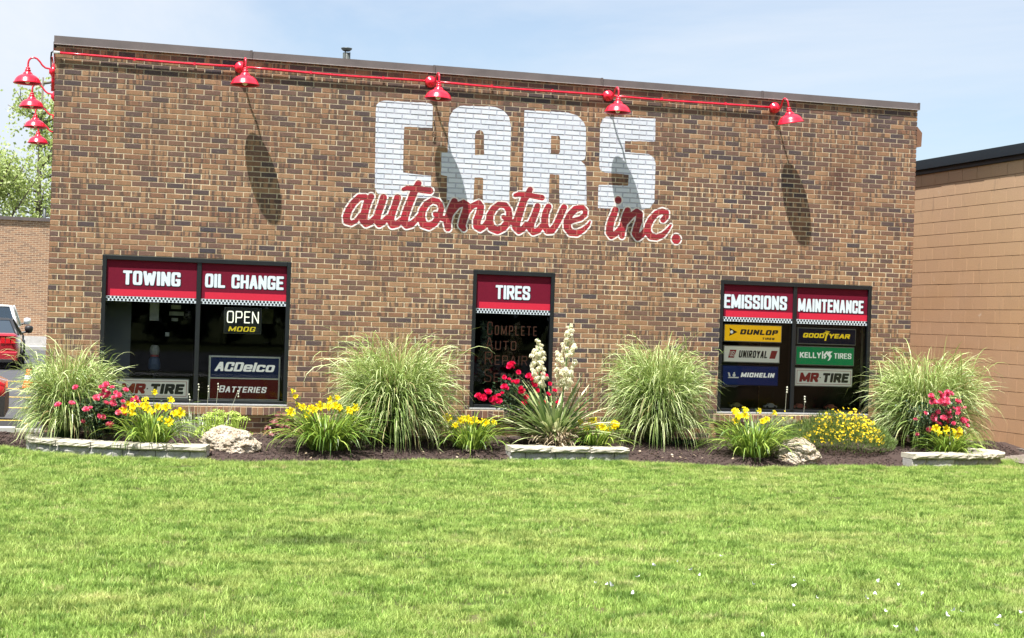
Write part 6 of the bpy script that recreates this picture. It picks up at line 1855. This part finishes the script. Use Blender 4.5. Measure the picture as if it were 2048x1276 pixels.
# ------------------------------------------------------------------ parked cars at the left edge
M['car_red'] = simple('dark_red_car_paint', (0.34,0.010,0.024), 0.22, 0.1, 0.05, 2, coat=1.0)
M['car_white'] = simple('white_car_paint', (0.75,0.76,0.77), 0.25, 0.0, 0.03, 2, coat=1.0)
M['car_bright'] = simple('bright_red_car_paint', (0.62,0.012,0.03), 0.22, 0.0, 0.05, 2, coat=1.0)
M['car_glass'] = simple('dark_car_glass', (0.012,0.025,0.04), 0.05, spec=0.9)
M['car_trim'] = simple('black_car_trim', (0.015,0.015,0.016), 0.5)
M['chrome'] = simple('chrome', (0.6,0.6,0.62), 0.15, 1.0)
M['tail_lens'] = simple('red_tail_lens', (0.55,0.010,0.018), 0.12, coat=1.0)
def car(x, y, z, L, W_, H, belt, paint, label, roofm=None, rz=0.0, suv=False, mirror=None):
    """tail towards -y; built from lofted cross sections"""
    t = thing('parked_car', (x, y, z), label, 'car', None, rz)
    def section(yy, zb, zt, hw, hwt):
        P = []
        for k in range(13):
            f = k/12
            zz = zb + (zt-zb)*f
            wv = hw*(1-0.10*(2*f-0.85)**2) if f < 0.86 else hwt + (hw-hwt)*(1-((f-0.86)/0.14)**1.6)
            P.append((wv, zz))
        return [(-a, yy, b_) for a, b_ in P] + [(a, yy, b_) for a, b_ in reversed(P)]
    st = [(0.0,0.34,belt-0.18,0.80),(0.05,0.28,belt-0.02,0.90),(0.25,0.24,belt+0.02,0.97),(0.9,0.24,belt+0.01,1.0),(L*0.5,0.24,belt-0.01,1.0),(L*0.72,0.24,belt-0.03,0.98),(L*0.92,0.26,belt-0.14,0.92),(L,0.34,belt-0.30,0.80)]
    q = MB(); secs = [section(yy, zb, zt, W_/2*s_, W_/2*s_-0.14) for yy, zb, zt, s_ in st]
    n = len(secs[0]); vs_ = [p for s_ in secs for p in s_]
    fs_ = [(i*n+k, (i+1)*n+k, (i+1)*n+(k+1) % n, i*n+(k+1) % n) for i in range(len(secs)-1) for k in range(n)]
    fs_ += [tuple(range(n)), tuple(range(len(vs_)-1, len(vs_)-n-1, -1))]
    q.add(vs_, fs_); q.build('body', paint, t, True)
    # cabin
    c0, c1, c2, c3 = (0.18, 0.45, L*0.60, L*0.72) if suv else (0.42, 1.25, L*0.52, L*0.72)
    hb, ht = W_/2-0.09, W_/2-0.27
    V = [(-hb,c0,belt-0.03),(hb,c0,belt-0.03),(hb,c3,belt-0.05),(-hb,c3,belt-0.05),(-ht,c1,H-0.03),(ht,c1,H-0.03),(ht,c2,H-0.03),(-ht,c2,H-0.03)]
    q = MB(); q.add(V, [(0,1,5,4),(1,2,6,5),(2,3,7,6),(3,0,4,7)]); q.build('windows', M['car_glass'], t)
    q = MB(); q.add([(-ht-.01,c1-.03,H-0.035),(ht+.01,c1-.03,H-0.035),(ht+.01,c2+.03,H-0.035),(-ht-.01,c2+.03,H-0.035),(-ht+.10,c1+.10,H+0.01),(ht-.10,c1+.10,H+0.01),(ht-.10,c2-.1,H+0.01),(-ht+.10,c2-.1,H+0.01)],
                    [(0,1,5,4),(1,2,6,5),(2,3,7,6),(3,0,4,7),(4,5,6,7)]); q.build('roof', roofm or paint, t, True)
    for s_ in (-1, 1):
        for (a, b_) in ((V[1 if s_ > 0 else 0], V[5 if s_ > 0 else 4]), (V[2 if s_ > 0 else 3], V[6 if s_ > 0 else 7])):
            q = MB(); q.tube([a, b_], [0.045,0.04], 6); q.build('roof_pillar', roofm or paint, t, True)
        q = MB(); q.lathe([(0.0,-0.12),(0.07,-0.10),(0.10,-0.03),(0.10,0.04),(0.07,0.07),(0.0,0.08)], 12, (s_*(W_/2+0.10), c3-0.15, belt+0.09)); 
        q.build('door_mirror', mirror or paint, t, True)
        q = MB(); q.tube([(s_*(W_/2-0.06), c3-0.14, belt-0.02),(s_*(W_/2+0.06), c3-0.15, belt+0.02)], 0.03, 6); q.build('mirror_arm', M['car_trim'], t)
        # tail light: three upright bars
        tl = MB()
        for k in range(3):
            xx = s_*(W_/2-0.16-0.115*k); tl.bbox(xx-0.05, xx+0.05, -0.022+0.005*(2-k), 0.08, belt-0.22, belt-0.06, 0.008)
        if suv: tl = MB(); tl.bbox(min(s_*(W_/2-0.26),s_*(W_/2-0.08)), max(s_*(W_/2-0.26),s_*(W_/2-0.08)), 0.0, 0.10, belt-0.35, belt+0.02, 0.01)
        tl.build('tail_light', M['tail_lens'], t)
        q = MB(); q.lathe([(0.045,-0.03),(0.045,0.06)], 12, (s_*(W_/2-0.35), 0.02, 0.30), axis='y'); q.build('exhaust', M['chrome'], t, True)
        for yy in (0.85, L-0.85):
            q = MB(); xx = s_*(W_/2-0.11)
            q.lathe([(0.20,-0.11),(0.31,-0.115),(0.335,-0.08),(0.335,0.08),(0.31,0.115),(0.20,0.11)], 24, (xx, yy, 0.335), axis='x'); wo = q.build('wheel', M['tyre'], t, True)
            q = MB(); q.lathe([(0.0,s_*0.06),(0.10,s_*0.085),(0.20,s_*0.10)], 18, (xx, yy, 0.335), axis='x'); q.build('rim', M['chrome'], wo)
    q = MB(); q.bbox(-W_/2+0.06, W_/2-0.06, -0.03, 0.12, 0.24, 0.46, 0.03); q.build('bumper', paint, t)
    q = MB(); q.bbox(-W_/2+0.15, W_/2-0.15, -0.034, 0.05, 0.20, 0.30, 0.02); q.build('valance', M['car_trim'], t)
    q = MB(); q.bbox(-W_/2+0.12, W_/2-0.12, -0.035, 0.05, belt-0.055, belt-0.03, 0.01); q.build('trim_strip', paint, t)
    q = MB(); q.bbox(-0.26, 0.26, -0.012, 0.02, belt-0.30, belt-0.17, 0.004); q.build('number_plate', M['paper'], t)
    q = MB(); q.box(-W_/2+0.10, W_/2-0.10, L-0.14, L+0.02, 0.13, 0.385); q.build('front_bumper', M['car_trim'], t)
    return t
car(-1.70, 18.4, -0.07, 4.7, 1.86, 1.20, 0.86, M['car_red'], 'dark red coupe with black roof seen from behind at the left edge', M['car_trim'], mirror=M['car_trim'])
car(-1.95, 24.6, -0.05, 4.9, 1.98, 1.50, 0.98, M['car_white'], 'white SUV parked beyond the dark red coupe', suv=True)
car(-4.90, 1.95, -0.055, 4.4, 1.70, 1.32, 0.84, M['car_bright'], 'bright red low sports car just entering the picture at the left edge, nearest', rz=-math.pi/2)
# traffic cone and wheel stop
M['orange'] = simple('orange_cone_plastic', (0.75,0.13,0.02), 0.5)
co = thing('traffic_cone', (-0.40, 10.4, -0.05), 'small orange traffic cone with black bands behind the left grass', 'cone')
q = MB(); q.box(-0.15,0.15,-0.15,0.15,0.0,0.03); q.build('base', M['car_trim'], co)
q = MB(); q.lathe([(0.11,0.03),(0.082,0.16),(0.060,0.26),(0.03,0.42),(0.0,0.42)], 18); q.build('cone', M['orange'], co, True)
q = MB(); q.lathe([(0.085,0.16),(0.066,0.25)], 18); q.build('band', M['white_vinyl'], co, True)
q = MB(); q.lathe([(0.041,0.37),(0.033,0.43),(0.0,0.43)], 18); q.build('tip', M['car_trim'], co, True)
q = MB()
q.add([(-0.42,0.0,0.0),(0.13,0.0,0.0),(0.13,0.16,0.0),(-0.42,0.16,0.0),(-0.40,0.04,0.10),(0.11,0.04,0.10),(0.11,0.12,0.10),(-0.40,0.12,0.10)], [(0,1,5,4),(1,2,6,5),(2,3,7,6),(3,0,4,7),(4,5,6,7)])
ws = thing('wheel_stop', (-0.36, 0.90, -0.052), 'black rubber wheel stop with yellow bands beside the left grass', 'wheel stop')
q.build('block', M['car_trim'], ws)
q = MB(); q.box(-0.415,0.125,-0.004,0.0005,0.0,0.012); q.box(-0.395,0.105,0.04,0.12,0.1003,0.104); q.build('yellow_band', M['yellow_line'], ws)

# ------------------------------------------------------------------ unseen trees behind the viewer, added to darken the reflections in the panes
M['wood_leaf'] = leaf_mat('reflection_tree_leaf', (0.015,0.030,0.010), (0.045,0.075,0.022), transl=0.15)
q = MB(); rng = random.Random(61)
for i in range(9000):
    x_ = rng.uniform(-75, 75); hh = 9 + 4*mnoise.noise(Vector((x_*0.09, 0, 7)))
    c = Vector((x_, -62 + rng.uniform(-3, 3), hh*rng.random()**0.8))
    small_leaf(q, c, rnd_dir(rng), rnd_dir(rng), rng.uniform(0.9,1.7), rng.uniform(0.4,0.7), rng.random())
q.build('reflection_trees', M['wood_leaf'])
tag(bpy.data.objects['reflection_trees'], 'added belt of unseen trees behind the viewer, darkening the window reflections', 'trees', kind='stuff')
